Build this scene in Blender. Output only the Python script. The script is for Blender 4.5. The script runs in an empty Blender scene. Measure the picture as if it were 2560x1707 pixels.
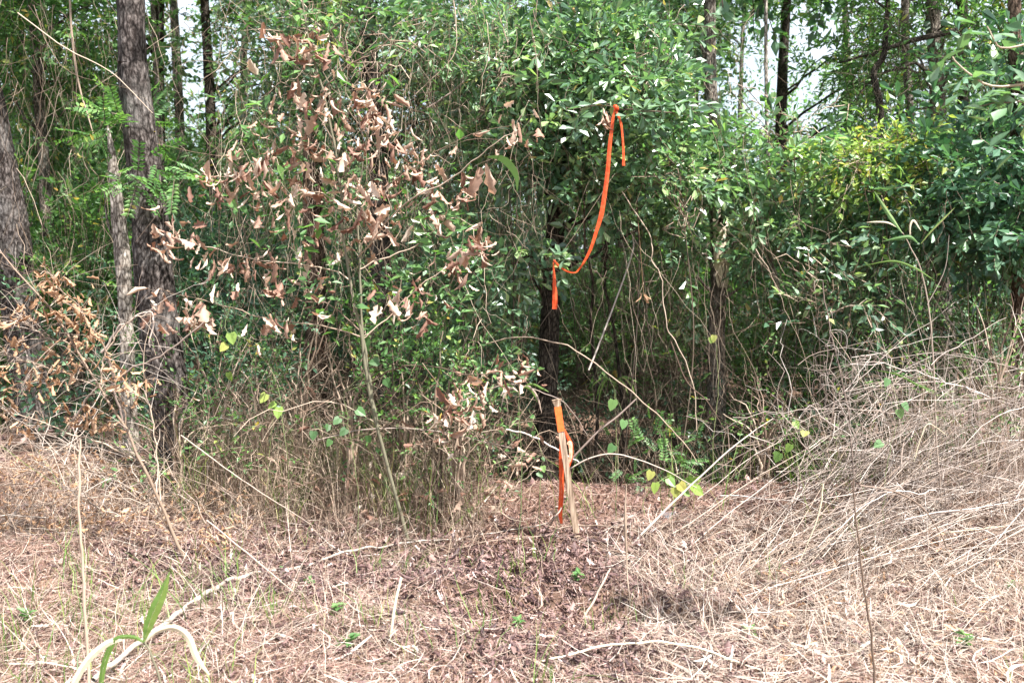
import bpy, math
import numpy as np
from math import radians, sin, cos, tan, atan, pi

# ------------------------------------------------------------------ camera, sky, sun, exposure
scene = bpy.context.scene
col = scene.collection
PITCH = radians(5.0); CAMZ = 1.5; FPX = 2217.0
cam_d = bpy.data.cameras.new("Camera"); cam = bpy.data.objects.new("Camera", cam_d); col.objects.link(cam)
cam.location = (0, 0, CAMZ); cam.rotation_euler = (radians(90) - PITCH, 0, 0)
cam_d.sensor_width = 36.0; cam_d.lens = FPX / 2560 * 36.0; cam_d.clip_end = 600; cam_d.clip_start = 0.05
scene.camera = cam
cam_d.dof.use_dof = True; cam_d.dof.focus_distance = 4.7; cam_d.dof.aperture_fstop = 3.5

SUN_EL, SUN_AZ = radians(60), radians(128)      # azimuth clockwise from +Y: sun high on the right, a little behind the camera
world = bpy.data.worlds.new("World"); scene.world = world; world.use_nodes = True
wn = world.node_tree.nodes; wl = world.node_tree.links; wn.clear()
sky = wn.new('ShaderNodeTexSky'); sky.sky_type = 'NISHITA'; sky.sun_disc = False
sky.sun_elevation = SUN_EL; sky.sun_rotation = SUN_AZ; sky.air_density = 1.0; sky.dust_density = 3.5; sky.ozone_density = 1.0
bg = wn.new('ShaderNodeBackground'); bg.inputs['Strength'].default_value = 0.15
wo = wn.new('ShaderNodeOutputWorld'); tcw = wn.new('ShaderNodeTexCoord'); nz = wn.new('ShaderNodeTexNoise'); nz.inputs['Scale'].default_value = 2.2; nz.inputs['Detail'].default_value = 6
wl.new(tcw.outputs['Generated'], nz.inputs[0]); mrw = wn.new('ShaderNodeMapRange'); wl.new(nz.outputs[0], mrw.inputs[0])
mrw.inputs[1].default_value = 0.3; mrw.inputs[2].default_value = 0.6; mrw.inputs[3].default_value = 0.45; mrw.inputs[4].default_value = 1.0
mxw = wn.new('ShaderNodeMixRGB'); wl.new(mrw.outputs[0], mxw.inputs[0]); wl.new(sky.outputs[0], mxw.inputs[1]); mxw.inputs[2].default_value = (2.6, 2.95, 3.3, 1)
wl.new(mxw.outputs[0], bg.inputs[0]); wl.new(bg.outputs[0], wo.inputs[0])
sd = bpy.data.lights.new("sun", 'SUN'); sd.energy = 5.0; sd.angle = radians(0.8); sd.color = (1.0, 0.965, 0.92)
so = bpy.data.objects.new("sun", sd); col.objects.link(so)
so.rotation_euler = (radians(90) - SUN_EL, 0, -SUN_AZ + pi)
scene.view_settings.view_transform = 'Standard'; scene.view_settings.look = 'None'
scene.view_settings.exposure = 1.7; scene.view_settings.gamma = 1.0
scene.cycles.max_bounces = 6; scene.cycles.diffuse_bounces = 3; scene.cycles.transmission_bounces = 4
scene.cycles.glossy_bounces = 2

rng = np.random.default_rng(7)
A = np.array
def U(a, b, n=None): return rng.uniform(a, b, n)

def P(vx, vy, Y):
    """point seen at picture position (2352-wide view of the photograph) at forward distance Y"""
    sx, sy = vx * 2560 / 2352, vy * 2560 / 2352
    u, v = (sx - 1280) / FPX, (853.5 - sy) / FPX
    d = A([u, cos(PITCH) + v * sin(PITCH), -sin(PITCH) + v * cos(PITCH)])
    return A([0, 0, CAMZ]) + d * (Y / d[1])

# ------------------------------------------------------------------ ground height
_ph = rng.uniform(0, 6.28, (14, 2)); _fr = rng.uniform(-1, 1, (14, 2)); _am = []
def gh(x, y):
    x = np.asarray(x, float); y = np.asarray(y, float)
    z = np.zeros(np.broadcast(x, y).shape)
    for i in range(14):
        k = [0.5, 0.8, 1.3, 2.0, 3.0, 4.5, 7, 9, 12, 15, 19, 24, 1.1, 2.6][i]
        a = [0.03, 0.03, 0.03, 0.022, 0.016, 0.012, 0.009, 0.006, 0.005, 0.004, 0.003, 0.003, 0.03, 0.016][i]
        f = _fr[i] / np.hypot(*_fr[i]) * k
        z = z + 1.5 * a * np.sin(f[0] * x + f[1] * y + _ph[i, 0])
    def ss(a, b, t):
        t = np.clip((t - a) / (b - a), 0, 1); return t * t * (3 - 2 * t)
    edge = 3.72 + 0.12 * np.sin(2.1 * x + .6) + 0.05 * np.sin(6.3 * x)
    z = z + 0.10 * ss(edge, edge + 0.16, y) * np.exp(-((x - 0.35) / 1.1) ** 2) + 0.07 * ss(3.9, 5.0, y)
    z = z + 0.12 * ss(1.0, 3.0, -x) * ss(4.0, 6.5, y) * (1 - ss(9, 14, y))
    z = z - 0.3 * ss(5.45, 6.3, y) * np.exp(-((x - 0.7) / 1.6) ** 2) * (1 - ss(9, 13, y))
    return z * (1 - 0.6 * ss(20, 60, np.hypot(x, y)))
def G(x, y, dz=0): return A([x, y, float(gh(x, y)) + dz])
def GP(vx, vy):
    """ground point under a picture position"""
    lo = None
    for Y in np.arange(2.0, 30, 0.02):
        p = P(vx, vy, Y)
        if p[2] <= gh(p[0], p[1]): return p
    return p

# ------------------------------------------------------------------ materials
def nt(name):
    m = bpy.data.materials.new(name); m.use_nodes = True; t = m.node_tree; t.nodes.clear()
    o = t.nodes.new('ShaderNodeOutputMaterial'); return m, t, o
def ramp(t, fac, cols, interp='LINEAR'):
    r = t.nodes.new('ShaderNodeValToRGB'); e = r.color_ramp.elements; r.color_ramp.interpolation = interp
    while len(e) < len(cols): e.new(0.5)
    for i, (p, c) in enumerate(cols): e[i].position = p; e[i].color = (*c, 1)
    t.links.new(fac, r.inputs[0]); return r.outputs[0]
def leaf_mat(name, cols, rough=0.45, trans=0.3, spec=0.5, tboost=(1.3, 1.5, 0.7), vein=0.0):
    m, t, o = nt(name); N = t.nodes.new
    a = N('ShaderNodeAttribute'); a.attribute_name = 'rnd'
    c = ramp(t, a.outputs['Fac'], cols)
    n = N('ShaderNodeTexNoise'); n.inputs['Scale'].default_value = 45; n.inputs['Detail'].default_value = 2
    mr = N('ShaderNodeMapRange'); t.links.new(n.outputs[0], mr.inputs[0]); mr.inputs[3].default_value = 0.65; mr.inputs[4].default_value = 1.3
    mx = N('ShaderNodeVectorMath'); mx.operation = 'SCALE'; t.links.new(c, mx.inputs[0]); t.links.new(mr.outputs[0], mx.inputs['Scale'])
    b = N('ShaderNodeBsdfPrincipled'); t.links.new(mx.outputs[0], b.inputs['Base Color'])
    b.inputs['Roughness'].default_value = rough; b.inputs['Specular IOR Level'].default_value = spec
    if trans > 0:
        tr = N('ShaderNodeBsdfTranslucent'); mu = N('ShaderNodeVectorMath'); mu.operation = 'MULTIPLY'
        t.links.new(mx.outputs[0], mu.inputs[0]); mu.inputs[1].default_value = tboost; t.links.new(mu.outputs[0], tr.inputs[0])
        s = N('ShaderNodeMixShader'); s.inputs[0].default_value = trans
        t.links.new(b.outputs[0], s.inputs[1]); t.links.new(tr.outputs[0], s.inputs[2]); t.links.new(s.outputs[0], o.inputs[0])
    else: t.links.new(b.outputs[0], o.inputs[0])
    return m
def bark_mat(name, dark, mid, light, sc=1.0, patch=0.0, patchcol=(0.3, 0.3, 0.27), bump=0.5):
    m, t, o = nt(name); N = t.nodes.new; L = t.links.new
    tc = N('ShaderNodeTexCoord'); mp = N('ShaderNodeMapping'); L(tc.outputs['Object'], mp.inputs[0]); mp.inputs['Scale'].default_value = (46 * sc, 46 * sc, 20 * sc)
    n = N('ShaderNodeTexNoise'); n.inputs['Scale'].default_value = 1; n.inputs['Detail'].default_value = 7; n.inputs['Roughness'].default_value = 0.65; L(mp.outputs[0], n.inputs[0])
    v = N('ShaderNodeTexVoronoi'); v.feature = 'DISTANCE_TO_EDGE'; v.inputs['Scale'].default_value = 0.9; L(mp.outputs[0], v.inputs[0])
    mm = N('ShaderNodeMath'); mm.operation = 'MULTIPLY_ADD'; L(v.outputs[0], mm.inputs[0]); mm.inputs[1].default_value = 0.55; L(n.outputs[0], mm.inputs[2])
    c = ramp(t, mm.outputs[0], [(0.46, dark), (0.58, mid), (0.78, light)])
    n2 = N('ShaderNodeTexNoise'); n2.inputs['Scale'].default_value = 3.5; n2.inputs['Detail'].default_value = 5; L(tc.outputs['Object'], n2.inputs[0])
    f = ramp(t, n2.outputs[0], [(0.52, (0, 0, 0)), (0.66, (1, 1, 1))])
    mu = N('ShaderNodeMath'); mu.operation = 'MULTIPLY'; L(f, mu.inputs[0]); mu.inputs[1].default_value = patch
    mx = N('ShaderNodeMixRGB'); L(mu.outputs[0], mx.inputs[0]); L(c, mx.inputs[1]); mx.inputs[2].default_value = (*patchcol, 1)
    v2 = N('ShaderNodeTexVoronoi'); v2.feature = 'DISTANCE_TO_EDGE'; mp2 = N('ShaderNodeMapping'); L(tc.outputs['Object'], mp2.inputs[0]); mp2.inputs['Scale'].default_value = (30 * sc, 30 * sc, 9 * sc); wv = N('ShaderNodeMixRGB'); wv.inputs[0].default_value = .12; L(mp2.outputs[0], wv.inputs[1]); L(n2.outputs['Color'], wv.inputs[2]); L(mp2.outputs[0], v2.inputs[0]); v2.inputs['Scale'].default_value = 1.0
    ck = ramp(t, v2.outputs[0], [(0.0, (0.22, 0.2, 0.19)), (0.1, (0.75, 0.75, 0.75)), (0.3, (1.1, 1.1, 1.1))]); cm = N('ShaderNodeMixRGB'); cm.blend_type = 'MULTIPLY'; cm.inputs[0].default_value = 1; L(mx.outputs[0], cm.inputs[1]); L(ck, cm.inputs[2])
    b = N('ShaderNodeBsdfPrincipled'); L(cm.outputs[0], b.inputs['Base Color']); b.inputs['Roughness'].default_value = 0.9; b.inputs['Specular IOR Level'].default_value = 0.2
    bp = N('ShaderNodeBump'); bp.inputs['Strength'].default_value = bump; bp.inputs['Distance'].default_value = 0.02; L(mm.outputs[0], bp.inputs['Height']); L(bp.outputs[0], b.inputs['Normal'])
    L(b.outputs[0], o.inputs[0]); return m

M = {}
M['oak_green'] = leaf_mat('oak_green', [(0, (0.048, 0.109, 0.066)), (.5, (0.120, 0.224, 0.120)), (.85, (0.240, 0.368, 0.204)), (.98, (0.336, 0.437, 0.180)), (1, (0.480, 0.322, 0.120))], 0.34, 0.32, 1.0)
M['fresh_green'] = leaf_mat('fresh_green', [(0, (0.039, 0.095, 0.027)), (.6, (0.104, 0.224, 0.074)), (.94, (0.195, 0.336, 0.108)), (.98, (0.390, 0.403, 0.108)), (1, (0.585, 0.370, 0.095))], 0.45, 0.4, 0.5)
M['deep_green'] = leaf_mat('deep_green', [(0, (0.027, 0.075, 0.047)), (.6, (0.088, 0.194, 0.115)), (1, (0.189, 0.325, 0.176))], 0.42, 0.3, 0.7)
M['yellow_green'] = leaf_mat('yellow_green', [(0, (0.14, 0.26, 0.06)), (.6, (0.3, 0.42, 0.1)), (.9, (0.4, 0.42, 0.12)), (1, (0.5, 0.32, 0.08))], 0.45, 0.4, 0.5)
M['pale_green'] = leaf_mat('pale_green', [(0, (0.084, 0.176, 0.072)), (.6, (0.168, 0.308, 0.132)), (1, (0.324, 0.440, 0.180))], 0.45, 0.45, 0.5)
M['dead_pink'] = leaf_mat('dead_pink', [(0, (0.13, 0.06, 0.04)), (.3, (0.3, 0.17, 0.125)), (.6, (0.44, 0.3, 0.225)), (.85, (0.56, 0.42, 0.33)), (1, (0.66, 0.56, 0.46))], 0.6, 0.2, 0.3, (1.3, 1.0, .8))
M['dead_tan'] = leaf_mat('dead_tan', [(0, (0.238, 0.132, 0.071)), (.5, (0.414, 0.255, 0.152)), (1, (0.546, 0.378, 0.257))], 0.65, 0.22, 0.3, (1.2, 1.0, .8))
M['litter'] = leaf_mat('litter', [(0, (0.053, 0.030, 0.032)), (.35, (0.147, 0.085, 0.080)), (.7, (0.273, 0.175, 0.155)), (.9, (0.420, 0.300, 0.260)), (1, (0.578, 0.470, 0.450))], 0.6, 0.1, 0.35, (1.1, 1, .9))
M['needle'] = leaf_mat('needle', [(0, (0.133, 0.064, 0.047)), (.4, (0.289, 0.168, 0.133)), (.8, (0.413, 0.296, 0.245)), (1, (0.546, 0.456, 0.404))], 0.5, 0.1, 0.4, (1, 1, 1))
M['straw'] = leaf_mat('straw', [(0, (0.200, 0.136, 0.101)), (.5, (0.400, 0.308, 0.244)), (1, (0.592, 0.520, 0.462))], 0.5, 0.2, 0.4, (1, 1, .9))
M['grass_green'] = leaf_mat('grass_green', [(0, (0.06, 0.13, 0.03)), (.5, (0.14, 0.24, 0.055)), (.8, (0.26, 0.33, 0.09)), (1, (0.5, 0.45, 0.24))], 0.45, 0.35, 0.4)
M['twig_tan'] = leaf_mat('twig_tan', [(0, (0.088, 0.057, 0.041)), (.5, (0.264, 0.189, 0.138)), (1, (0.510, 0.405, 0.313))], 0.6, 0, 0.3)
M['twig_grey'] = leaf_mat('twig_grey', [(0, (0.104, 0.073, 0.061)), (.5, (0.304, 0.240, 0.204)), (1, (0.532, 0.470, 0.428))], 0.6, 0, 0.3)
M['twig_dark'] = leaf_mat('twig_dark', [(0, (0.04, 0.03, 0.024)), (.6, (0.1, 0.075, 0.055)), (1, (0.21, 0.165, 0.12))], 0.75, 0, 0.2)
M['stem_green'] = leaf_mat('stem_green', [(0, (0.13, 0.17, 0.07)), (1, (0.32, 0.36, 0.16))], 0.5, 0, 0.4)
M['stem_olive'] = leaf_mat('stem_olive', [(0, (0.14, 0.13, 0.085)), (1, (0.2, 0.185, 0.13))], 0.6, 0, 0.3)
M['cream'] = leaf_mat('cream', [(0, (0.6, 0.5, 0.33)), (1, (0.8, 0.74, 0.58))], 0.5, 0.2, 0.4, (1, 1, .9))
M['bark_pine'] = bark_mat('bark_pine', (0.022, 0.016, 0.014), (0.085, 0.07, 0.064), (0.2, 0.172, 0.16), 1.0, 0.5, (0.25, 0.235, 0.22), 1.0)
M['bark_grey'] = bark_mat('bark_grey', (0.07, 0.055, 0.045), (0.2, 0.17, 0.14), (0.37, 0.33, 0.28), 1.3, 0.4, (0.42, 0.39, 0.34))
M['bark_dark'] = bark_mat('bark_dark', (0.018, 0.014, 0.011), (0.06, 0.047, 0.037), (0.13, 0.105, 0.085), 1.3, 0.15, (0.15, 0.14, 0.12))
M['bark_pale'] = bark_mat('bark_pale', (0.15, 0.125, 0.105), (0.38, 0.33, 0.28), (0.62, 0.56, 0.5), 1.3, 0.3, (0.6, 0.54, 0.46), 0.3)
M['bark_red'] = bark_mat('bark_red', (0.05, 0.03, 0.02), (0.15, 0.095, 0.065), (0.28, 0.19, 0.14), 1.3, 0.2, (0.25, 0.2, 0.17))

def mk_ground():
    m, t, o = nt('earth'); N = t.nodes.new; L = t.links.new
    tc = N('ShaderNodeTexCoord')
    n = N('ShaderNodeTexNoise'); n.inputs['Scale'].default_value = 2.2; n.inputs['Detail'].default_value = 8; n.inputs['Roughness'].default_value = .7; L(tc.outputs['Object'], n.inputs[0])
    c = ramp(t, n.outputs[0], [(0.3, (0.045, 0.027, 0.02)), (0.5, (0.11, 0.068, 0.05)), (0.7, (0.22, 0.145, 0.1))])
    n2 = N('ShaderNodeTexNoise'); n2.inputs['Scale'].default_value = 60; n2.inputs['Detail'].default_value = 6; L(tc.outputs['Object'], n2.inputs[0])
    mr = N('ShaderNodeMapRange'); L(n2.outputs[0], mr.inputs[0]); mr.inputs[3].default_value = 0.4; mr.inputs[4].default_value = 1.6
    mx = N('ShaderNodeVectorMath'); mx.operation = 'SCALE'; L(c, mx.inputs[0]); L(mr.outputs[0], mx.inputs['Scale'])
    b = N('ShaderNodeBsdfPrincipled'); L(mx.outputs[0], b.inputs['Base Color']); b.inputs['Roughness'].default_value = .95; b.inputs['Specular IOR Level'].default_value = .15
    bp = N('ShaderNodeBump'); bp.inputs['Strength'].default_value = .8; bp.inputs['Distance'].default_value = .02; L(n2.outputs[0], bp.inputs['Height']); L(bp.outputs[0], b.inputs['Normal'])
    L(b.outputs[0], o.inputs[0]); return m
M['earth'] = mk_ground()
def mk_simple(name, cola, colb, scale, rough, trans=0.0, spec=.4, stretch=(1, 1, 1)):
    m, t, o = nt(name); N = t.nodes.new; L = t.links.new
    tc = N('ShaderNodeTexCoord'); mp = N('ShaderNodeMapping'); L(tc.outputs['Object'], mp.inputs[0]); mp.inputs['Scale'].default_value = stretch
    n = N('ShaderNodeTexNoise'); n.inputs['Scale'].default_value = scale; n.inputs['Detail'].default_value = 6; L(mp.outputs[0], n.inputs[0])
    c = ramp(t, n.outputs[0], [(0.35, cola), (0.65, colb)])
    b = N('ShaderNodeBsdfPrincipled'); L(c, b.inputs['Base Color']); b.inputs['Roughness'].default_value = rough; b.inputs['Specular IOR Level'].default_value = spec
    bp = N('ShaderNodeBump'); bp.inputs['Strength'].default_value = .7; bp.inputs['Distance'].default_value = .004; L(n.outputs[0], bp.inputs['Height']); L(bp.outputs[0], b.inputs['Normal'])
    if trans:
        tr = N('ShaderNodeBsdfTranslucent'); L(c, tr.inputs[0]); s = N('ShaderNodeMixShader'); s.inputs[0].default_value = trans
        L(b.outputs[0], s.inputs[1]); L(tr.outputs[0], s.inputs[2]); L(s.outputs[0], o.inputs[0])
    else: L(b.outputs[0], o.inputs[0])
    return m
M['tape'] = mk_simple('tape', (0.88, 0.1, 0.028), (0.95, 0.17, 0.06), 40, 0.35, 0.45)
M['tape_light'] = mk_simple('tape_light', (0.92, 0.17, 0.04), (0.95, 0.22, 0.06), 40, 0.4, 0.2)
M['tape_faded'] = mk_simple('tape_faded', (0.85, 0.4, 0.24), (0.9, 0.55, 0.38), 40, 0.4, 0.3)
M['lath'] = mk_simple('lath', (0.14, 0.09, 0.06), (0.5, 0.38, 0.28), 14, 0.8, 0, .2, (6, 6, .5))
M['stone'] = mk_simple('stone', (0.09, 0.09, 0.1), (0.2, 0.2, 0.22), 18, 0.8)
M['cream_grey'] = mk_simple('cream_grey', (0.2, 0.16, 0.135), (0.46, 0.4, 0.35), 22, 0.8, 0, .2)
M['sun_patch_paint'] = mk_simple('sun_patch_paint', (0.5, 0.4, 0.29), (0.78, 0.7, 0.57), 16, 0.7, 0, .3, (4, 4, .6))  # pale colour for the sun dapple painted on a trunk
M['log'] = bark_mat('log', (0.12, 0.08, 0.055), (0.3, 0.22, 0.16), (0.5, 0.4, 0.31), 1.3, 0.3, (0.42, 0.36, 0.3))

# ------------------------------------------------------------------ mesh buffer (all quads)
class MB:
    def __init__(s): s.V = []; s.F = []; s.R = []; s.M = []; s.n = 0
    def add(s, v, f, r=None, mi=0):
        v = np.asarray(v, float).reshape(-1, 3); f = np.asarray(f, np.int64).reshape(-1, 4)
        s.V.append(v); s.F.append(f + s.n); s.n += len(v)
        s.R.append(np.full(len(f), .5) if r is None else np.broadcast_to(np.asarray(r, float), (len(f),)))
        s.M.append(np.full(len(f), mi, np.int32)); return s
    def build(s, name, mats, parent=None, smooth=True, base=None):
        v = np.concatenate(s.V); f = np.concatenate(s.F); r = np.concatenate(s.R); mi = np.concatenate(s.M)
        loc = A([0., 0, 0])
        if parent is not None: v = v - wloc(parent)
        elif base is not None: loc = A(base); v = v - loc
        me = bpy.data.meshes.new(name); me.vertices.add(len(v)); me.vertices.foreach_set('co', v.astype(np.float32).ravel())
        me.loops.add(4 * len(f)); me.loops.foreach_set('vertex_index', f.astype(np.int32).ravel())
        me.polygons.add(len(f)); me.polygons.foreach_set('loop_start', np.arange(0, 4 * len(f), 4, dtype=np.int32))
        try: me.polygons.foreach_set('loop_total', np.full(len(f), 4, np.int32))
        except Exception: pass
        me.polygons.foreach_set('material_index', mi)
        me.update(calc_edges=True)
        me.polygons.foreach_set('use_smooth', np.full(len(f), smooth))
        at = me.attributes.new('rnd', 'FLOAT', 'FACE'); at.data.foreach_set('value', r.astype(np.float32))
        if not isinstance(mats, (list, tuple)): mats = [mats]
        for m in mats: me.materials.append(M[m])
        o = bpy.data.objects.new(name, me); col.objects.link(o)
        if parent is not None: o.parent = parent
        else: o.location = loc
        return o

def wloc(o):
    l = A(o.location)
    while o.parent is not None: o = o.parent; l = l + A(o.location)
    return l
def norm(v): return v / np.maximum(np.linalg.norm(v, axis=-1, keepdims=True), 1e-9)
def tubes(b, paths, rad, sides=4, r=None, mi=0):
    """paths (N,K,3), rad (N,K)"""
    p = np.asarray(paths, float); rad = np.asarray(rad, float); N, K, _ = p.shape
    t = np.gradient(p, axis=1); t = norm(t)
    ref = norm(rng.normal(size=(N, 1, 3)) + 0 * t)
    x = norm(np.cross(t, ref)); y = np.cross(t, x)
    a = np.arange(sides) * 2 * pi / sides
    ring = p[:, :, None, :] + rad[:, :, None, None] * (np.cos(a)[None, None, :, None] * x[:, :, None, :] + np.sin(a)[None, None, :, None] * y[:, :, None, :])
    k, s = np.meshgrid(np.arange(K - 1), np.arange(sides), indexing='ij'); s2 = (s + 1) % sides
    f = np.stack([k * sides + s, k * sides + s2, (k + 1) * sides + s2, (k + 1) * sides + s], -1).reshape(-1, 4)
    F = (f[None] + (np.arange(N) * K * sides)[:, None, None]).reshape(-1, 4)
    if r is None: r = U(0, 1, N)
    b.add(ring, F, np.repeat(np.broadcast_to(r, (N,)), len(f)), mi)
def strips(b, paths, wid, side, r=None, mi=0):
    p = np.asarray(paths, float); N, K, _ = p.shape; w = np.broadcast_to(wid, (N, K))
    sd = np.asarray(side, float)
    if sd.ndim == 2: sd = sd[:, None, :]
    l = p - sd * w[..., None] / 2; rr = p + sd * w[..., None] / 2
    v = np.stack([l, rr], 2)
    k = np.arange(K - 1); f = np.stack([2 * k, 2 * k + 1, 2 * k + 3, 2 * k + 2], -1)
    F = (f[None] + (np.arange(N) * 2 * K)[:, None, None]).reshape(-1, 4)
    if r is None: r = U(0, 1, N)
    b.add(v, F, np.repeat(np.broadcast_to(r, (N,)), K - 1), mi)
def smooth_path(pts, n):
    """Catmull-Rom through the points"""
    p = np.asarray(pts, float); m = len(p)
    if m == 2: return p[0] + (p[1] - p[0]) * np.linspace(0, 1, n)[:, None]
    q = np.vstack([2 * p[0] - p[1], p, 2 * p[-1] - p[-2]])
    t = np.linspace(0, m - 1 - 1e-6, n); i = t.astype(int); f = (t - i)[:, None]
    a, b_, c, d = q[i], q[i + 1], q[i + 2], q[i + 3]
    return .5 * (2 * b_ + (c - a) * f + (2 * a - 5 * b_ + 4 * c - d) * f ** 2 + (3 * b_ - a - 3 * c + d) * f ** 3)
def tube1(b, pts, radii, n=16, sides=6, wob=0.0, r=None, mi=0):
    p = smooth_path(pts, n)
    if wob: 
        w = rng.normal(0, wob, (n, 3)); w[0] = 0; w = (w + np.roll(w, 1, 0)) / 2; p = p + w
    rd = np.interp(np.linspace(0, 1, n), np.linspace(0, 1, len(radii)), radii)
    tubes(b, p[None], rd[None], sides, r, mi); return p

def frames(d, up):
    y = norm(d); x = norm(np.cross(y, up)); z = np.cross(x, y); return np.stack([x, y, z], -1)     # columns
def inst(b, tv, tf, trnd, pos, R, sc, rbase=None, mi=0):
    """instances of a template: tv (K,3) tf (F,4); trnd (F,) per-face"""
    N = len(pos); v = np.einsum('nij,kj->nki', R, tv) * np.asarray(sc)[:, None, None] + pos[:, None, :]
    F = (tf[None] + (np.arange(N) * len(tv))[:, None, None]).reshape(-1, 4)
    r = np.broadcast_to(trnd, (N, len(tf))).copy() if rbase is None else 1 - np.abs(1 - np.abs(trnd[None] + rbase[:, None]))
    b.add(v, F, r.ravel(), mi)

# leaf outlines: 6 verts, 2 quads, folded along the midrib; y along the leaf (length 1)
def leaf_t(w=0.4, wpos=.55, fold=.12, droop=.1):
    v = A([[0, 0, 0], [w * .5 * .6, wpos * .5, fold * .5], [w * .5, wpos, fold - droop * .3], [0, 1, -droop], [-w * .5, wpos, fold - droop * .3], [-w * .5 * .6, wpos * .5, fold * .5]])
    return v, A([[0, 1, 2, 3], [0, 3, 4, 5]])
LEAF = {'oak': leaf_t(.46, .74, .07, .12), 'ovate': leaf_t(.5, .42, .09, .15), 'narrow': leaf_t(.25, .5, .06, .2), 'round': leaf_t(.85, .45, .1, .1)}
def sprig(kind, nl, ls, lr):
    """a twig of length 1 along y with nl leaves; returns verts, faces, rnd, mat index (0 leaf, 1 twig)"""
    V = []; F = []; R = []; n = 0; lv, lf = LEAF[kind]
    for i in range(nl):
        t = 0.15 + 0.85 * (i / (nl - 1)) ** .75; az = i * 2.4 + lr.uniform(-.5, .5)
        out = A([cos(az), 0, sin(az) * .55]); d = norm(out + A([0, .35 + .9 * t * t, lr.uniform(-.25, .15)]))
        up = norm(A([0, 0, 1.]) + lr.normal(0, .35, 3)); fr = frames(d, up); s = ls * lr.uniform(.65, 1.15)
        pos = A([0, t, 0.05 * sin(3 * t)])
        V.append((lv @ fr.T) * s + pos); F.append(lf + n); n += 6; R += [lr.uniform(0, 1)] * 2
    tw = .012
    V.append(A([[-tw, 0, 0], [tw, 0, 0], [tw * .5, 1, .0], [-tw * .5, 1, .0]])); F.append(A([[0, 1, 2, 3]]) + n)
    nf = sum(len(f) for f in F)
    return np.concatenate(V), np.concatenate(F), A(R + [0.5]), A([0] * (nf - 1) + [1])
def pinnate(np_, lr):
    V = []; F = []; R = []; n = 0; lv, lf = LEAF['ovate']; r0 = .5
    for i in range(np_):
        t = .15 + .85 * i / np_
        for sgn in (-1, 1):
            d = norm(A([sgn, .5, lr.uniform(-.2, .1)])); fr = frames(d, norm(A([0, 0, 1.]) + lr.normal(0, .15, 3)))
            V.append((lv @ fr.T) * .2 * lr.uniform(.8, 1.1) + A([0, t, -.15 * t * t])); F.append(lf + n); n += 6; R += [lr.uniform(.2, .8)] * 2
    V.append(A([[-.01, 0, 0], [.01, 0, 0], [.005, 1, -.15], [-.005, 1, -.15]])); F.append(A([[0, 1, 2, 3]]) + n)
    nf = sum(len(f) for f in F); return np.concatenate(V), np.concatenate(F), A(R + [.5]), A([0] * (nf - 1) + [1])
_lr = np.random.default_rng(3)
SPR = {'oak': [sprig('oak', 9, .33, _lr) for _ in range(6)], 'ovate': [sprig('ovate', 9, .27, _lr) for _ in range(6)],
       'narrow': [sprig('narrow', 11, .36, _lr) for _ in range(5)], 'pinnate': [pinnate(8, _lr) for _ in range(3)],
       'sparse': [sprig('ovate', 5, .3, _lr) for _ in range(5)]}
def sprigs(b, kind, pos, d, up, sc, mi=0, mt=1):
    N = len(pos); R = frames(d, up); rb = rng.normal(0, .16, N); which = rng.integers(0, len(SPR[kind]), N)
    for k, (tv, tf, tr, tm) in enumerate(SPR[kind]):
        s = which == k
        if not s.any(): continue
        inst(b, tv, tf[tm == 0], tr[tm == 0], pos[s], R[s], sc[s], rb[s], mi)
        tv4 = tv[-4:]; inst(b, tv4, A([[0, 1, 2, 3]]), A([.5]), pos[s], R[s], sc[s], rb[s], mt)
def crown_pts(blobs, nper, sub, spread):
    """blobs: (centre, radii(3), weight). returns positions, outward dirs, sub-cluster centres"""
    pos = []; dr = []; cs = []
    for c, rad, w in blobs:
        ns = max(2, int(sub * w)); q = norm(rng.normal(size=(ns, 3))) * U(.25, 1, (ns, 1)) ** .45
        cc = A(c) + q * A(rad); cs.append(cc)
        n = max(3, int(nper * w)); k = rng.integers(0, ns, n)
        sg = spread * U(.6, 1.3, (ns, 1))[k]
        off = rng.normal(size=(n, 3)) * sg * A([1, 1, .7])
        pos.append(cc[k] + off); dr.append(norm(norm(cc[k] - A(c)) * .5 + norm(off) * .7 + rng.normal(0, .45, (n, 3)) + A([0, 0, -.1])))
    return np.concatenate(pos), np.concatenate(dr), np.concatenate(cs)

# ------------------------------------------------------------------ object helpers
def tag(o, label=None, cat=None, group=None, kind=None):
    if label: o['label'] = label
    if cat: o['category'] = cat
    if group: o['group'] = group
    if kind: o['kind'] = kind
    return o
def thing(name, loc, label, cat, group=None):
    o = bpy.data.objects.new(name, None); col.objects.link(o); o.location = tuple(float(c) for c in loc); o.empty_display_size = .1
    return tag(o, label, cat, group)

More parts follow.
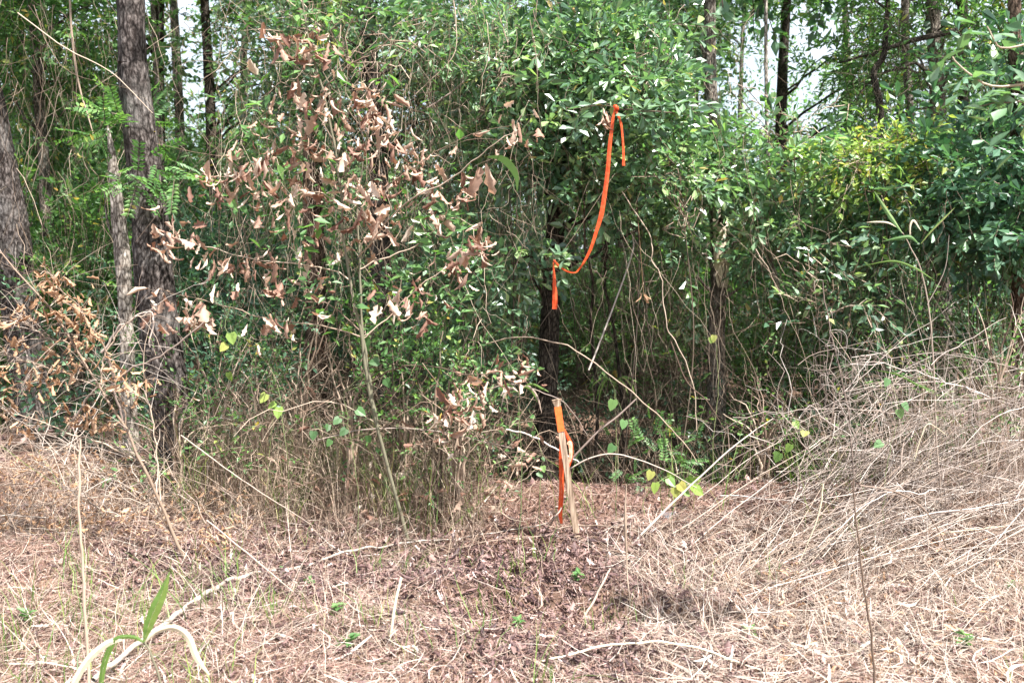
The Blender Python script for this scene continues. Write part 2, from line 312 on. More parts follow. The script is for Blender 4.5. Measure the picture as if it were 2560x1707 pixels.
def trunk_mesh(pts, radii, sides=20, n=60, ridge=.06, flare=True):
    b = MB(); p = smooth_path(pts, n); rd = np.interp(np.linspace(0, 1, n), np.linspace(0, 1, len(radii)), radii)
    if flare: rd = rd * (1 + .45 * np.exp(-np.linspace(0, n * .25, n)))
    t = norm(np.gradient(p, axis=0)); x = norm(np.cross(t, A([0, 1., 0.05]))); y = np.cross(t, x); a = np.arange(sides) * 2 * pi / sides
    ln = np.concatenate([[0], np.cumsum(np.linalg.norm(np.diff(p, axis=0), axis=1))])
    ph = U(0, 6.28, 8)
    rr = np.ones((n, sides))
    for i, k in enumerate((2, 3, 5, 7, 9, 11)):
        rr += ridge * (.5 if k < 4 else .35) * np.sin(k * a[None] + ph[i] + (1.1 + .4 * i) * np.sin(ln[:, None] * (1.5 + i) + ph[7 - i]))
    rr += rng.normal(0, ridge * .3, (n, sides))
    ring = p[:, None] + (rd[:, None] * rr)[..., None] * (np.cos(a)[None, :, None] * x[:, None] + np.sin(a)[None, :, None] * y[:, None])
    k, s = np.meshgrid(np.arange(n - 1), np.arange(sides), indexing='ij'); s2 = (s + 1) % sides
    b.add(ring, np.stack([k * sides + s, k * sides + s2, (k + 1) * sides + s2, (k + 1) * sides + s], -1).reshape(-1, 4))
    return b, p, rd
def limbs(p, rd, targets, thick=.022, n=9, lim=60, split=False):
    """tapered limbs leaving the trunk path p towards the crown clusters"""
    b = MB(); T = np.asarray(targets)
    if len(T) > lim: T = T[rng.choice(len(T), lim, False)]
    L = []; RR = []
    for c in T:
        dz = p[:, 2] - (c[2] - .35 * np.hypot(*(c[:2] - p[len(p) // 2][:2])) - .1); i = int(np.argmin(np.abs(dz))); i = min(max(i, 3), len(p) - 2)
        s = p[i]; m1 = s + (c - s) * .4 + A([0, 0, .12 * np.linalg.norm(c - s)]) + rng.normal(0, .05, 3)
        q = smooth_path([s, m1, c], n) ; q[1:] += rng.normal(0, .018, (n - 1, 3))
        r0 = min(rd[i] * .55, thick * (.5 + .35 * np.linalg.norm(c - s))); L.append(q); RR.append(np.linspace(r0, .003, n))
    if split:
        out = []
        for q, r in zip(L, RR): m = MB(); tubes(m, q[None], r[None], 5); out.append(m)
        return out
    if L: tubes(b, A(L), A(RR), 5)
    return b
def proj(p):
    q = np.asarray(p) - A([0, 0, CAMZ]); f = q[..., 1] * cos(PITCH) - q[..., 2] * sin(PITCH); up = q[..., 1] * sin(PITCH) + q[..., 2] * cos(PITCH)
    return (1280 + FPX * q[..., 0] / f) * 2352 / 2560, (853.5 - FPX * up / f) * 2352 / 2560
GAPS = [(415, 110, 62, 190), (480, 190, 90, 75), (560, 120, 80, 70), (640, 0, 40, 50), (180, 8, 70, 26), (1705, 50, 70, 60), (1790, 90, 105, 85), (1700, 170, 65, 70), (1815, 205, 125, 85), (1880, 290, 85, 60), (1730, 270, 60, 40), (2075, 235, 60, 35), (1915, 130, 30, 40), (1960, 60, 40, 25)]
def in_gap(x, y):
    g = np.zeros(np.shape(x), bool)
    for a, b_, c, d in GAPS: g |= ((x - a) / c) ** 2 + ((y - b_) / d) ** 2 < 1
    return g & (rng.random(np.shape(x)) < .76)
NEAR_GAPS = [(1650, 560, 80, 125, 6.85), (1636, 130, 95, 170, 6.9), (1262, 880, 110, 240, 6.2), (1405, 760, 150, 210, 9.5), (2150, 150, 100, 180, 8.8), (858, 190, 90, 120, 7.0), (1648, 830, 85, 130, 6.9), (875, 570, 70, 80, 7), (1785, 660, 60, 100, 7.5), (740, 850, 80, 120, 7), (105, 330, 60, 260, 8.6)]
SUND = A([sin(SUN_AZ) * cos(SUN_EL), cos(SUN_AZ) * cos(SUN_EL), sin(SUN_EL)])
OPEN = [(P(1655, 560, 6.8), .34), (P(2000, 360, 6.1), .45), (P(1400, 780, 9.3), .8), (P(60, 600, 6.7), .22), (P(340, 470, 5.2), .25), (P(860, 180, 6.9), .3), (P(1400, 250, 5.5), .3), (P(2150, 220, 8.7), .35), (P(1100, 150, 5.8), .3), (P(250, 30, 8), .5)]  # leaves are cleared along the sun's rays so these spots catch light
def open_mask(pos):
    g = np.zeros(len(pos), bool)
    for c, r in OPEN:
        q = pos - c; t = q @ SUND; g |= (t > .3) & (np.linalg.norm(q - t[:, None] * SUND, axis=1) < r * U(.7, 1.1, len(pos))) & (rng.random(len(pos)) < .93)
    return g
def keep_mask(pos):
    px, py = proj(pos); g = in_gap(px, py)
    for a, b_, c, d, yy in NEAR_GAPS: g |= (np.maximum(np.abs(px - a) / c, np.abs(py - b_) / d) < U(.75, 1.1, len(pos))) & (pos[..., 1] < yy) & (rng.random(len(pos)) < .95)
    return ~(g | open_mask(pos))
def tree(name, label, pts, radii, bark, blobs=(), leaf='oak', lmat='oak_green', n=900, sub=14, spread=.22, size=.24, twig='twig_dark',
         group='trees of the wood edge', sides=20, ridge=.06, lim=50, cat='tree', limb_t=.022, nseg=60, far=False):
    base = A(pts[0]); t = thing(name, base, label, cat, group)
    pts = [base - A([0, 0, .12])] + list(pts[1:]); tb, p, rd = trunk_mesh(pts, radii, sides, nseg, ridge)
    if blobs:
        pos, dr, cs = crown_pts(blobs, n, sub, spread); kp = keep_mask(pos); pos = pos[kp]; dr = dr[kp]
        N = len(pos); b = MB(); up = norm(A([0, 0, 1.]) + rng.normal(0, .45, (N, 3)))
        sprigs(b, leaf, pos, dr, up, size * U(.7, 1.25, N)); b.build('crown', [lmat, twig], t, smooth=False)
        if far: lb = limbs(p, rd, cs, limb_t, lim=lim); [tb.add(v, f - off, .5) for v, f, off in zip(lb.V, lb.F, np.cumsum([0] + [len(v) for v in lb.V])[:-1])]
        else: [m.build('limb', bark, t) for m in limbs(p, rd, cs, limb_t, lim=min(lim, 16), split=True)]
    tb.build('trunk', bark, t)
    return t
def blob(vx, vy, Y, r, w=1, rz=None, ry=None):
    return (P(vx, vy, Y), (r, ry or r * .8, rz or r * .75), w)

# ================================================================== GROUND
def axis(lo, hi, fine_lo, fine_hi, step, n):
    a = np.arange(fine_lo, fine_hi, step); l = fine_lo - np.geomspace(step, fine_lo - lo, n)[::-1]; h = a[-1] + np.geomspace(step, hi - a[-1], n)
    return np.concatenate([l, a, h])
gx = axis(-300, 300, -5, 5, .04, 26); gy = axis(-300, 300, 2, 9, .04, 26)
X, Y_ = np.meshgrid(gx, gy); Z = gh(X, Y_); nx, ny = len(gx), len(gy)
gb = MB(); i, j = np.meshgrid(np.arange(nx - 1), np.arange(ny - 1)); k = j * nx + i
gb.add(np.stack([X, Y_, Z], -1), np.stack([k, k + 1, k + nx + 1, k + nx], -1))
tag(gb.build('ground', 'earth'), kind='structure')

def VP(lst, Y):                      # picture points -> world, last value optional own depth
    return [P(q[0], q[1], q[2] if len(q) > 2 else Y) for q in lst]
def tpath(lst, Y, top=8.0, lean=None):
    """trunk path: first picture point is the foot on the ground, then up, then on above the frame"""
    p = VP(lst, Y); f = p[0]; p[0] = G(f[0], f[1]); 
    d = norm(p[-1] - p[-2]); d = norm(d + A([0, 0, .8])); k = (top - p[-1][2]) / max(d[2], .3); p += [p[-1] + d * k * .5, p[-1] + d * k]
    return p
def shade_crown_blobs(p, r=2.0, w=1.0, z=None):
    e = A(p[-1]); return [(e + A([U(-.8, .8), U(.3, 1.2), U(-.6, .3)]), (r, r, r * .5), w), (e + A([U(-1.5, 1.5), U(0, 1.5), U(-1.4, -.3)]), (r, r, r * .45), w)]
def shade_crown_mesh(t, p, rd, r=2.2, n=240, size=.75, mat='deep_green'):  # unseen crown above the frame, added to shade the wood below
    bl = shade_crown_blobs(p, r); pos, dr, cs = crown_pts(bl, n, 14, .5); px_, py_ = proj(pos); kp = ~(in_gap(px_, py_) | open_mask(pos)); pos = pos[kp]; dr = dr[kp]; N = len(pos); b = MB()
    sprigs(b, 'ovate', pos, dr, norm(A([0, 0, 1.]) + rng.normal(0, .4, (N, 3))), size * U(.7, 1.2, N)); b.build('shade_crown', [mat, 'twig_dark'], t, smooth=False)
    for m in limbs(A(p), np.asarray(rd), cs, .04, lim=4, split=True): m.build('limb', 'bark_dark', t)
def fulltree(name, label, lst, Y, r0, r1, bark, blobs=(), top=8.0, group='tree trunks of the wood edge', r=2.2, nc=130, **kw):
    p = tpath(lst, Y, top); radii = [r0, (r0 + r1) / 2, r1, r1 * .9, r1 * .7, r1 * .35]
    t = tree(name, label, p, radii, bark, blobs, group=group, **kw)
    q = smooth_path(p, 60); shade_crown_mesh(t, q, np.interp(np.linspace(0, 1, 60), np.linspace(0, 1, len(radii)), radii), r, nc); return t

# ================================================================== TREES OF THE WOOD EDGE
fulltree('pine_tree', 'thickest grey furrowed trunk, leaning left, at the left of the wood edge',
    [(412, 1160), (400, 1000), (385, 880), (365, 760), (349, 600), (344, 504), (326, 336), (307, 168), (300, 0)], 5.3, .125, .108, 'bark_pine',
    [blob(300, 300, 5.25, .16, 1), blob(290, 405, 5.2, .12, .6), blob(340, 370, 5.15, .10, .5)], leaf='pinnate', lmat='fresh_green', n=30, sub=3, spread=.06, size=.2, sides=36, nseg=130, ridge=.05, top=9, limb_t=.006, lim=4)
bs = tpath([(303, 1075), (295, 900), (290, 740), (283, 590), (266, 440), (256, 350), (247, 288)], 5.8, 2)[:-2]
t = thing('broken_snag', bs[0], 'thin pale dead trunk with a broken splintered top, close beside the thickest grey trunk', 'dead tree')
b, p, rd = trunk_mesh([bs[0] - A([0, 0, .1])] + bs[1:], [.045, .042, .042, .043, .036, .022, .004], 16, 50, .12); b.build('trunk', 'bark_pale', t)
b = MB(); tube1(b, [bs[3], bs[3] + A([-.1, .02, .22]), bs[3] + A([-.12, .03, .5])], [.012, .008, .002], 8, 6); b.build('splinter', 'bark_grey', t)
fulltree('pine_tree', 'dark leaning trunk cut by the left edge of the photo behind the brown-leaved brush',
    [(95, 1015), (67, 860), (45, 692), (30, 524), (8, 400), (-20, 250), (-60, 0)], 6.8, .135, .115, 'bark_pine', top=9, sides=30, nseg=100)
fulltree('slender_tree', 'slender trunk with a pale bare patch high up, left of the thickest grey trunk',
    [(155, 960), (150, 800), (134, 600), (112, 540), (103, 440), (101, 370), (91, 250), (83, 110), (70, 0)], 8.6, .055, .05, 'bark_grey',
    [blob(110, 260, 8.7, 1.1, 1), blob(190, 60, 8.5, .8, .8), blob(30, 80, 8.3, .8, .9), blob(170, 480, 9.0, 1.0, 1), blob(20, 250, 8.8, .6, .6)], leaf='ovate', lmat='fresh_green', n=420, sub=14, spread=.25, size=.27)
fulltree('slender_tree', 'straight dark thin trunk against the left patch of sky, nearer to the brown-leaved sapling',
    [(495, 800), (490, 560), (484, 285), (478, 140), (470, 0)], 13, .085, .07, 'bark_dark', [blob(640, 160, 13, .9, .8), blob(560, 20, 13, .4, .3), blob(580, 360, 13.5, 1.0, .9)], leaf='ovate', n=170, sub=9, spread=.3, size=.3, lmat='oak_green', top=10)
fulltree('slender_tree', 'hazy grey thin trunk in the middle of the left patch of sky',
    [(425, 800), (420, 560), (412, 280), (405, 130), (398, 0)], 15, .09, .075, 'bark_grey', [blob(400, 400, 15, 1.0, .8), blob(470, 460, 15, 1.0, .9)], leaf='ovate', n=140, sub=9, spread=.35, size=.34, lmat='pale_green', top=11)
fulltree('slender_tree', 'very thin pale trunk just right of the thickest grey trunk, against sky',
    [(385, 800), (372, 420), (362, 200), (350, 0)], 12, .045, .035, 'bark_grey', top=9)
fulltree('forest_tree', 'grey shaggy trunk rising behind the top of the brown-leaved sapling',
    [(905, 1050), (890, 800), (875, 620), (872, 500), (866, 290), (850, 130), (842, 0)], 7.0, .085, .07, 'bark_pine',
    [blob(760, 60, 6.6, .6, 1), blob(960, 60, 6.6, .7, 1.1), blob(1080, 200, 6.8, .6, 1), blob(720, 230, 6.9, .5, .8), blob(960, 240, 7.1, .6, .7)], leaf='ovate', lmat='oak_green', n=330, sub=12, spread=.22, size=.24, sides=24)
fulltree('forest_tree', 'reddish brown trunk standing low behind the stem of the brown-leaved sapling',
    [(730, 960), (728, 830), (724, 650), (716, 300), (708, 0)], 7.4, .1, .08, 'bark_red', top=8, sides=24)
fulltree('water_oak', 'dark vine-hung trunk in the centre directly behind the survey stake',
    [(1248, 1092), (1252, 1000), (1258, 850), (1264, 720), (1270, 600), (1278, 480), (1286, 300), (1292, 0)], 6.25, .082, .066, 'bark_dark',
    [blob(1130, 60, 6.0, .4, .8), blob(1290, 100, 5.8, .45, 1.1), blob(1470, 50, 6.0, .45, .9), blob(1540, 200, 5.8, .38, .9), blob(1400, 200, 5.6, .4, 1), blob(1240, 250, 5.9, .35, .7),
     blob(1130, 330, 5.9, .2, .4), blob(1290, 400, 5.6, .22, .5), blob(1120, 560, 5.7, .26, .6), blob(1050, 680, 5.6, .2, .35), blob(1520, 360, 5.8, .3, .7), blob(1390, 420, 6.0, .2, .35), blob(1540, 500, 6.0, .2, .4)],
    leaf='oak', lmat='oak_green', n=165, sub=16, spread=.1, size=.25, sides=24, nc=110)
th_ = fulltree('water_oak', 'trunk with a painted sunlit patch at mid height, right of the orange ribbon',
    [(1640, 1050), (1645, 900), (1645, 780), (1650, 650), (1649, 540), (1640, 420), (1632, 200), (1630, 0)], 6.9, .07, .058, 'bark_grey',
    [blob(1560, 300, 6.4, .22, .5), blob(1740, 400, 6.3, .3, .8), blob(1650, 400, 6.4, .14, .4), blob(1570, 560, 6.3, .2, .5), blob(1760, 570, 6.4, .28, .8), blob(1655, 700, 6.5, .1, .2), blob(1860, 480, 6.5, .35, .8), blob(1540, 60, 6.6, .3, .5), blob(1720, 300, 6.6, .12, .25)],
    leaf='oak', lmat='oak_green', n=165, sub=16, spread=.1, size=.25, sides=24, nc=110)
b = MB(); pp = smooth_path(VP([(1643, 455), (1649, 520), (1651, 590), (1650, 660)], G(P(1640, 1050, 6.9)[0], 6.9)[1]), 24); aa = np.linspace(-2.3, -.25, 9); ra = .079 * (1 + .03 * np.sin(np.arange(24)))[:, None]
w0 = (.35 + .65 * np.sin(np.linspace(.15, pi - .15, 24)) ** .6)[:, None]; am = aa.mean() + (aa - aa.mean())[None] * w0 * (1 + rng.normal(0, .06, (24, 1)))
v = np.stack([pp[:, :1] + ra * np.cos(am), pp[:, 1:2] + ra * np.sin(am), pp[:, 2:3] + 0 * am], -1); k, q = np.meshgrid(np.arange(23), np.arange(8), indexing='ij'); b.add(v, np.stack([k * 9 + q, k * 9 + q + 1, (k + 1) * 9 + q + 1, (k + 1) * 9 + q], -1)); tag(b.build('painted_sun_patch', 'sun_patch_paint', th_), 'cream strip painted as a patch of sunlight on the bark')  # pale strip whose colour stands in for a sun dapple on the trunk
ti = fulltree('forest_tree', 'pale mottled trunk at upper right with dark limbs reaching left',
    [(2175, 930), (2165, 600), (2155, 300), (2150, 150), (2142, 0)], 8.8, .085, .07, 'bark_grey',
    [blob(2080, 50, 8.5, .7, .8), blob(2200, 130, 8.3, .8, 1), blob(2290, 30, 8.2, .8, 1), blob(2000, 200, 8.8, .4, .4), blob(2100, 330, 8.4, .7, .8)], leaf='narrow', lmat='fresh_green', n=260, sub=13, spread=.24, size=.24)
b = MB(); tube1(b, VP([(2150, 60, 8.8), (2224, 62, 8.5), (2071, 101, 8.3), (2005, 122, 8.2), (1925, 146, 8.1)][1:], 8.4), [.03, .022, .016, .008], 20, 6, .01)
tube1(b, VP([(2152, 180), (2090, 150), (2000, 190), (1940, 260)], 8.6), [.02, .016, .01, .004], 18, 5, .015); b.build('limb', 'bark_dark', ti)
fulltree('crooked_tree', 'thin crooked dark trunk with a kink beneath the dark limb at upper right',
    [(2035, 900), (2030, 500), (2022, 260), (2012, 200), (2008, 163), (2030, 128), (2034, 80), (2040, 0)], 8.0, .035, .028, 'bark_dark', top=6, nc=120)
fulltree('slender_tree', 'thin pale curving trunk right of the trunk with the sunlit patch',
    [(1812, 930), (1800, 786), (1790, 692), (1780, 631), (1768, 580), (1765, 400), (1760, 200)], 7.6, .024, .02, 'bark_pale', [blob(1800, 420, 7.4, .4, .6)], leaf='ovate', lmat='fresh_green', n=160, size=.2, top=6, nc=100)
fulltree('forest_tree', 'brown vine-wrapped trunk at the right edge of the photo above the brush heap',
    [(2350, 1000), (2345, 700), (2340, 520), (2338, 300), (2330, 0)], 6.4, .06, .05, 'bark_red', [blob(2300, 250, 6.2, .5, 1), blob(2200, 400, 6.2, .45, .9), blob(2350, 480, 6.1, .4, .7)], leaf='oak', lmat='deep_green', n=330, sub=12, spread=.16, size=.28)
fulltree('slender_tree', 'thin grey trunk left of the mottled trunk at upper right', [(2110, 930), (2108, 500), (2085, 200), (2078, 0)], 10.5, .05, .045, 'bark_grey', top=9, nc=120)

# near branch with large leaves reaching in at the right edge
bb = P(2480, 160, 3.1); t = thing('overhanging_branch', bb, 'near branch with big glossy leaves and curled pink ones entering at the top right corner', 'branch')
def big_leaves(b, pts, size, hang=.3, kind='oak', mi=0, sd=.4):
    pts = A(pts); N = len(pts); d = norm(rng.normal(0, 1, (N, 3)) * A([1, .6, .4]) + A([0, -.1, -hang])); R = frames(d, norm(A([0, -.5, 1.]) + rng.normal(0, sd, (N, 3))))
    lv, lf = LEAF[kind]; inst(b, lv, lf, A([.5, .5]), pts, R, size * U(.7, 1.2, N), rng.normal(0, .2, N), mi)
b = MB(); l = MB()
for q in ([(2480, 160), (2380, 190), (2290, 200), (2220, 165), (2190, 130)], [(2480, 260), (2400, 250), (2330, 235), (2250, 245)], [(2480, 60), (2400, 90), (2300, 110), (2270, 60)], [(2480, 330), (2420, 300), (2340, 290)]):
    p = tube1(b, VP(q, 3.1), [.007, .004, .002], 16, 5, .004); k = rng.integers(4, 16, 16); big_leaves(l, p[k] + rng.normal(0, .035, (16, 3)), .085)
b.build('stem', 'twig_tan', t); l.build('foliage', 'oak_green', t)

# ================================================================== CURLED DEAD OAK LEAVES
def dead_leaf(lr):
    prof = A([.03, .14, .11, .24, .15, .2, .02]) * lr.uniform(.8, 1.6); ys = np.linspace(0, 1, 7); nc = 5; V = []
    bend = lr.uniform(-1.6, 1.8); curl = lr.uniform(1.2, 3.6) * lr.choice([-1, 1]); tw = lr.uniform(-1.6, 1.6)
    ang = np.cumsum(np.full(7, bend / 6)); cy = np.concatenate([[0], np.cumsum(np.cos(ang[1:]) / 6)]); cz = np.concatenate([[0], np.cumsum(np.sin(ang[1:]) / 6)])
    for i in range(7):
        w = prof[i] * lr.uniform(.8, 1.2)
        for j in range(nc):
            u = (j / (nc - 1) - .5) * 2; a = u * curl * .8; x = w * (math.sin(a) / (curl * .8)); z = w * (1 - math.cos(a)) / abs(curl * .8) * (1 if curl > 0 else -1)
            th = tw * ys[i]; V.append([x * cos(th) - z * sin(th), cy[i], cz[i] + x * sin(th) + z * cos(th) + lr.normal(0, .028)])
    F = [[i * nc + j, i * nc + j + 1, (i + 1) * nc + j + 1, (i + 1) * nc + j] for i in range(6) for j in range(nc - 1)]
    return A(V), A(F)
DL = [dead_leaf(_lr) for _ in range(10)]
def dead_leaves(b, pos, d, up, sc, r=None, mi=0):
    N = len(pos); R = frames(d, up); wh = rng.integers(0, 10, N); r = U(0, 1, N) if r is None else r
    for k, (v, f) in enumerate(DL):
        s = wh == k
        if s.any(): inst(b, v, f, np.zeros(len(f)), pos[s], R[s], sc[s], r[s], mi)

# ---- sapling with brown leaves
def branch_net(b, lists, Y, rads, n=22, wob=.006, sides=6):
    nodes = []
    for L, r in zip(lists, rads): nodes.append(tube1(b, VP(L, Y), r, n, sides, wob))
    return np.concatenate(nodes)
f0 = GP(940, 1252); SY = f0[1]
sap = thing('oak_sapling', f0, 'slim leaning oak sapling with clusters of curled brown leaves left of the stake', 'sapling')
b = MB(); n1 = branch_net(b, [[(942, 1258), (905, 1130), (870, 990), (845, 880), (828, 760), (805, 650), (790, 560), (783, 450), (768, 330), (740, 200), (705, 70), (690, -60)]], SY, [[.0105, .0095, .0085, .008, .007, .006, .005, .003]], 50, .003, 8); b.build('main_stem', 'stem_olive', sap)
b = MB(); n2 = branch_net(b, [[(868, 985), (850, 880), (834, 760), (826, 600), (820, 470), (838, 340), (852, 250)]], SY + .05, [[.008, .0075, .006, .004, .003]], 40, .003, 8); b.build('side_stem', 'stem_olive', sap)
b = MB(); n3 = branch_net(b, [[(803, 642), (740, 615), (640, 600), (560, 592), (480, 570), (400, 545)], [(830, 775), (720, 745), (620, 735), (540, 710), (430, 682), (365, 665)], [(824, 590), (925, 473, 4.2), (1010, 425, 4.1), (1080, 375, 4.05), (1140, 328, 4.0), (1190, 300, 4.0)],
    [(826, 620), (890, 590), (960, 560), (1040, 500), (1090, 520)], [(785, 470), (720, 440), (650, 460), (610, 440)], [(775, 360), (700, 330), (630, 360), (560, 400), (470, 410)], [(765, 320), (700, 230), (640, 180), (630, 100)], [(820, 470), (900, 420), (970, 370), (1000, 350)],
    [(740, 210), (800, 150), (860, 120), (870, 60)], [(705, 90), (720, 60), (735, 20)], [(850, 880), (900, 850), (985, 840), (1090, 860), (1180, 830)], [(870, 990), (960, 930), (1050, 915)], [(835, 780), (900, 720), (960, 660), (1050, 600)], [(826, 760), (760, 700), (690, 690), (640, 650)]], SY + .05,
    [[.004, .003, .0015]] * 14, 24, .005, 5); b.build('branch', 'twig_tan', sap)
CL = [(640,100),(720,110),(700,90),(690,215),(640,250),(740,250),(850,250),(830,215),(600,320),(820,330),(780,350),(740,310),(620,370),(570,390),(480,430),(510,420),(740,380),(960,360),(1000,360),(900,340),(1180,320),(1195,285),(640,480),(660,500),(700,430),(760,470),(870,500),(900,480),(1020,480),(1050,440),(390,530),(420,560),(400,505),(500,600),(550,590),(600,600),(670,590),(730,640),(370,690),(430,720),(460,725),(640,650),(650,740),(610,760),(720,700),(1090,560),(1110,560),(960,650),(1050,600),(850,560),(830,420),(900,690),(940,710),(790,420),(840,280),(770,260),(560,380),(690,330),(880,300),(930,400),(980,450),(860,430),(1090,870),(1170,850),(1195,845),(1060,920),(1050,935),(1000,980),(1020,1000),(680,560),(780,560),(520,620),(690,380),(735,440),(620,450)]
nodes = np.concatenate([n1[20:], n2[15:], n3]); b = MB(); tw = MB(); pts = []; 
pc = A([P(x, y, SY + U(-.18, .15)) for x, y in CL])
def clusters(t, nodes, pc, K, sc, sig, mat, r, tmat='twig_tan', dn=.62):
    for c in pc:
        a = nodes[int(np.argmin(np.linalg.norm(nodes - c, axis=1)))]; m = MB(); tube1(m, [a, (a + c) / 2 + A([0, 0, .03]), c], [.002, .0015, .001], 8, 4, .003); tw = m.build('twig', tmat, t)
        k = int(rng.integers(K[0], K[1])); pos = c + rng.normal(0, 1, (k, 3)) * sig; m = MB()
        dead_leaves(m, pos, norm(A([0, 0, -1.]) + rng.normal(0, dn, (k, 3))), norm(rng.normal(size=(k, 3))), U(sc[0], sc[1], k) , np.clip(rng.normal(r[0], r[1], k), 0, 1)); m.build('dead_leaves', mat, tw)
clusters(sap, nodes, pc, (6, 17), (.035, .118), A([.062, .055, .048]), 'dead_pink', (.62, .33))
b = MB()
# single larger leaves
sp = A([P(1115, 375, 4.05), P(1100, 385, 4.05), P(375, 672, SY), P(432, 690, SY), P(462, 692, SY), P(1105, 520, SY)]); dead_leaves(b, sp, norm(A([0, 0, -1.]) + rng.normal(0, .2, (6, 3))), norm(A([0, -1., 0]) + rng.normal(0, .4, (6, 3))), A([.17, .13, .12, .14, .14, .15]), A([.8, .5, .5, .6, .5, .5]))
b.build('large_dead_leaves', 'dead_pink', sap, smooth=True)
b = MB(); cen = [(720, 520), (760, 540), (690, 600), (600, 300), (1040, 380), (780, 660), (840, 650), (1000, 540), (650, 200), (920, 630), (860, 760), (690, 690), (1060, 700), (980, 590), (600, 270), (880, 220), (760, 120), (560, 260), (640, 380), (740, 300), (820, 380), (900, 470), (960, 500), (700, 610), (610, 520), (540, 480), (1010, 650), (900, 800), (780, 730), (740, 460), (850, 180), (680, 140), (1060, 520), (880, 640)]
for x, y in cen:
    n = 8; c = P(x, y, SY + U(-.1, .3)); p = c + rng.normal(0, .07, (n, 3)); a = nodes[int(np.argmin(np.linalg.norm(nodes - c, axis=1)))]; tube1(b, [a, c], [.0015, .001], 4, 4, mi=1)
    R = frames(norm(rng.normal(size=(n, 3)) * A([1, .6, .5])), norm(A([0, -.4, 1.]) + rng.normal(0, .4, (n, 3)))); lv, lf = LEAF['ovate']; inst(b, lv, lf, A([.5, .5]), p, R, U(.04, .1, n), U(-.3, .4, n))
b.build('green_leaves', ['fresh_green', 'twig_tan'], sap, smooth=False)
# long olive leaf drooping by the pale curled leaf
b = MB(); strips(b, smooth_path(VP([(1120, 360), (1155, 365), (1185, 400), (1188, 440)], 4.03), 9)[None], (A([.01, .022, .03, .034, .034, .03, .024, .014, .004]))[None], A([[.75, -.1, .6]]), A([.2])); b.build('long_leaf', 'grass_green', sap)

# ================================================================== SHRUBS, each with stems and foliage
def shrub(name, label, x, y, h, w, leaf='ovate', lmat='fresh_green', n=260, size=.22, stems=7, group=None, cat='shrub', spread=.13, sub=12, smat='twig_dark', zlow=.25, gz=0):
    base = G(x, y); t = thing(name, base, label, cat, group); b = MB(); tips = []
    for i in range(stems):
        a = U(0, 6.28); e = base + A([cos(a) * w * U(.3, .9), sin(a) * w * U(.3, .8), h * U(.55, .95)]); m = base + (e - base) * .5 + A([cos(a) * -.06, sin(a) * -.06, .1]); p = tube1(b, [base + A([U(-.03, .03), U(-.03, .03), -.05]), m, e], [.009 + .004 * h, .006, .0025], 14, 5, .012); tips.append(p)
    b.build('stem', smat, t); nodes = np.concatenate([q[5:] for q in tips])
    ns = int(sub * 2); cc = nodes[rng.integers(0, len(nodes), ns)] + rng.normal(0, 1, (ns, 3)) * A([w * .35, w * .35, h * .12]); cc[:, 2] = np.maximum(cc[:, 2], base[2] + zlow * h * .5)
    k = rng.integers(0, ns, n); off = rng.normal(0, spread, (n, 3)); pos = cc[k] + off; pos = pos[keep_mask(pos)]; n = len(pos); b = MB()
    sprigs(b, leaf, pos, norm(norm(pos - base - A([0, 0, h * .4])) + rng.normal(0, .5, (n, 3))), norm(A([0, 0, 1.]) + rng.normal(0, .4, (n, 3))), size * U(.7, 1.2, n)); b.build('foliage', [lmat, smat], t, smooth=False); return t
def shrub_at(vx, Y, h, w, name, label, **k):
    p = P(vx, 900, Y); return shrub(name, label, p[0], Y, h, w, **k)
shrub_at(1000, 5.0, 1.3, .36, 'leafy_shrub', 'green shrub with small leaves between the brown-leaved sapling and the dark central trunk', leaf='ovate', lmat='fresh_green', n=105, size=.16, group='shrubs of the wood edge', zlow=1.0)
shrub_at(1110, 5.7, 1.4, .26, 'leafy_shrub', 'glossy shrub just left of the hanging end of the orange ribbon', leaf='oak', lmat='oak_green', n=150, size=.2, group='shrubs of the wood edge', zlow=1.0)
shrub_at(900, 5.6, 1.0, .4, 'leafy_shrub', 'low bush with yellowing leaves behind the foot of the sapling', leaf='sparse', lmat='fresh_green', n=90, size=.17, group='shrubs of the wood edge')
shrub_at(560, 6.4, 1.2, .7, 'leafy_shrub', 'dark green bush right of the thickest grey trunk', leaf='ovate', lmat='deep_green', n=420, size=.22, group='shrubs of the wood edge')
shrub_at(470, 7.6, 1.8, .7, 'leafy_shrub', 'tall dark bush in the shade beneath the left patch of sky', leaf='narrow', lmat='deep_green', n=480, size=.26, group='shrubs of the wood edge')
shrub_at(190, 7.6, 2.1, .7, 'leafy_shrub', 'bright green bush between the left edge trunk and the broken snag', leaf='ovate', lmat='fresh_green', n=520, size=.26, group='shrubs of the wood edge')
shrub_at(30, 8.2, 2.6, .8, 'leafy_shrub', 'tall bright green bush at the left edge behind the leaning dark trunk', leaf='ovate', lmat='fresh_green', n=560, size=.28, group='shrubs of the wood edge')
shrub_at(210, 6.2, .8, .4, 'leafy_shrub', 'low bush in the shade at the foot of the broken snag', leaf='sparse', lmat='deep_green', n=200, size=.2, group='shrubs of the wood edge')
shrub_at(1760, 7.2, 1.5, .55, 'leafy_shrub', 'sun-flecked bush right of the foot of the trunk with the sunlit patch', leaf='ovate', lmat='fresh_green', n=420, size=.19, group='shrubs of the wood edge')
shrub_at(1920, 6.9, 2.0, .55, 'evergreen_shrub', 'dark evergreen bush behind the curled grey dead weed', leaf='oak', lmat='oak_green', n=300, size=.23, group='shrubs of the wood edge')
shrub_at(2070, 7.2, 2.3, .7, 'evergreen_shrub', 'dark evergreen bush behind the tall cane plant', leaf='oak', lmat='deep_green', n=380, size=.24, group='shrubs of the wood edge')
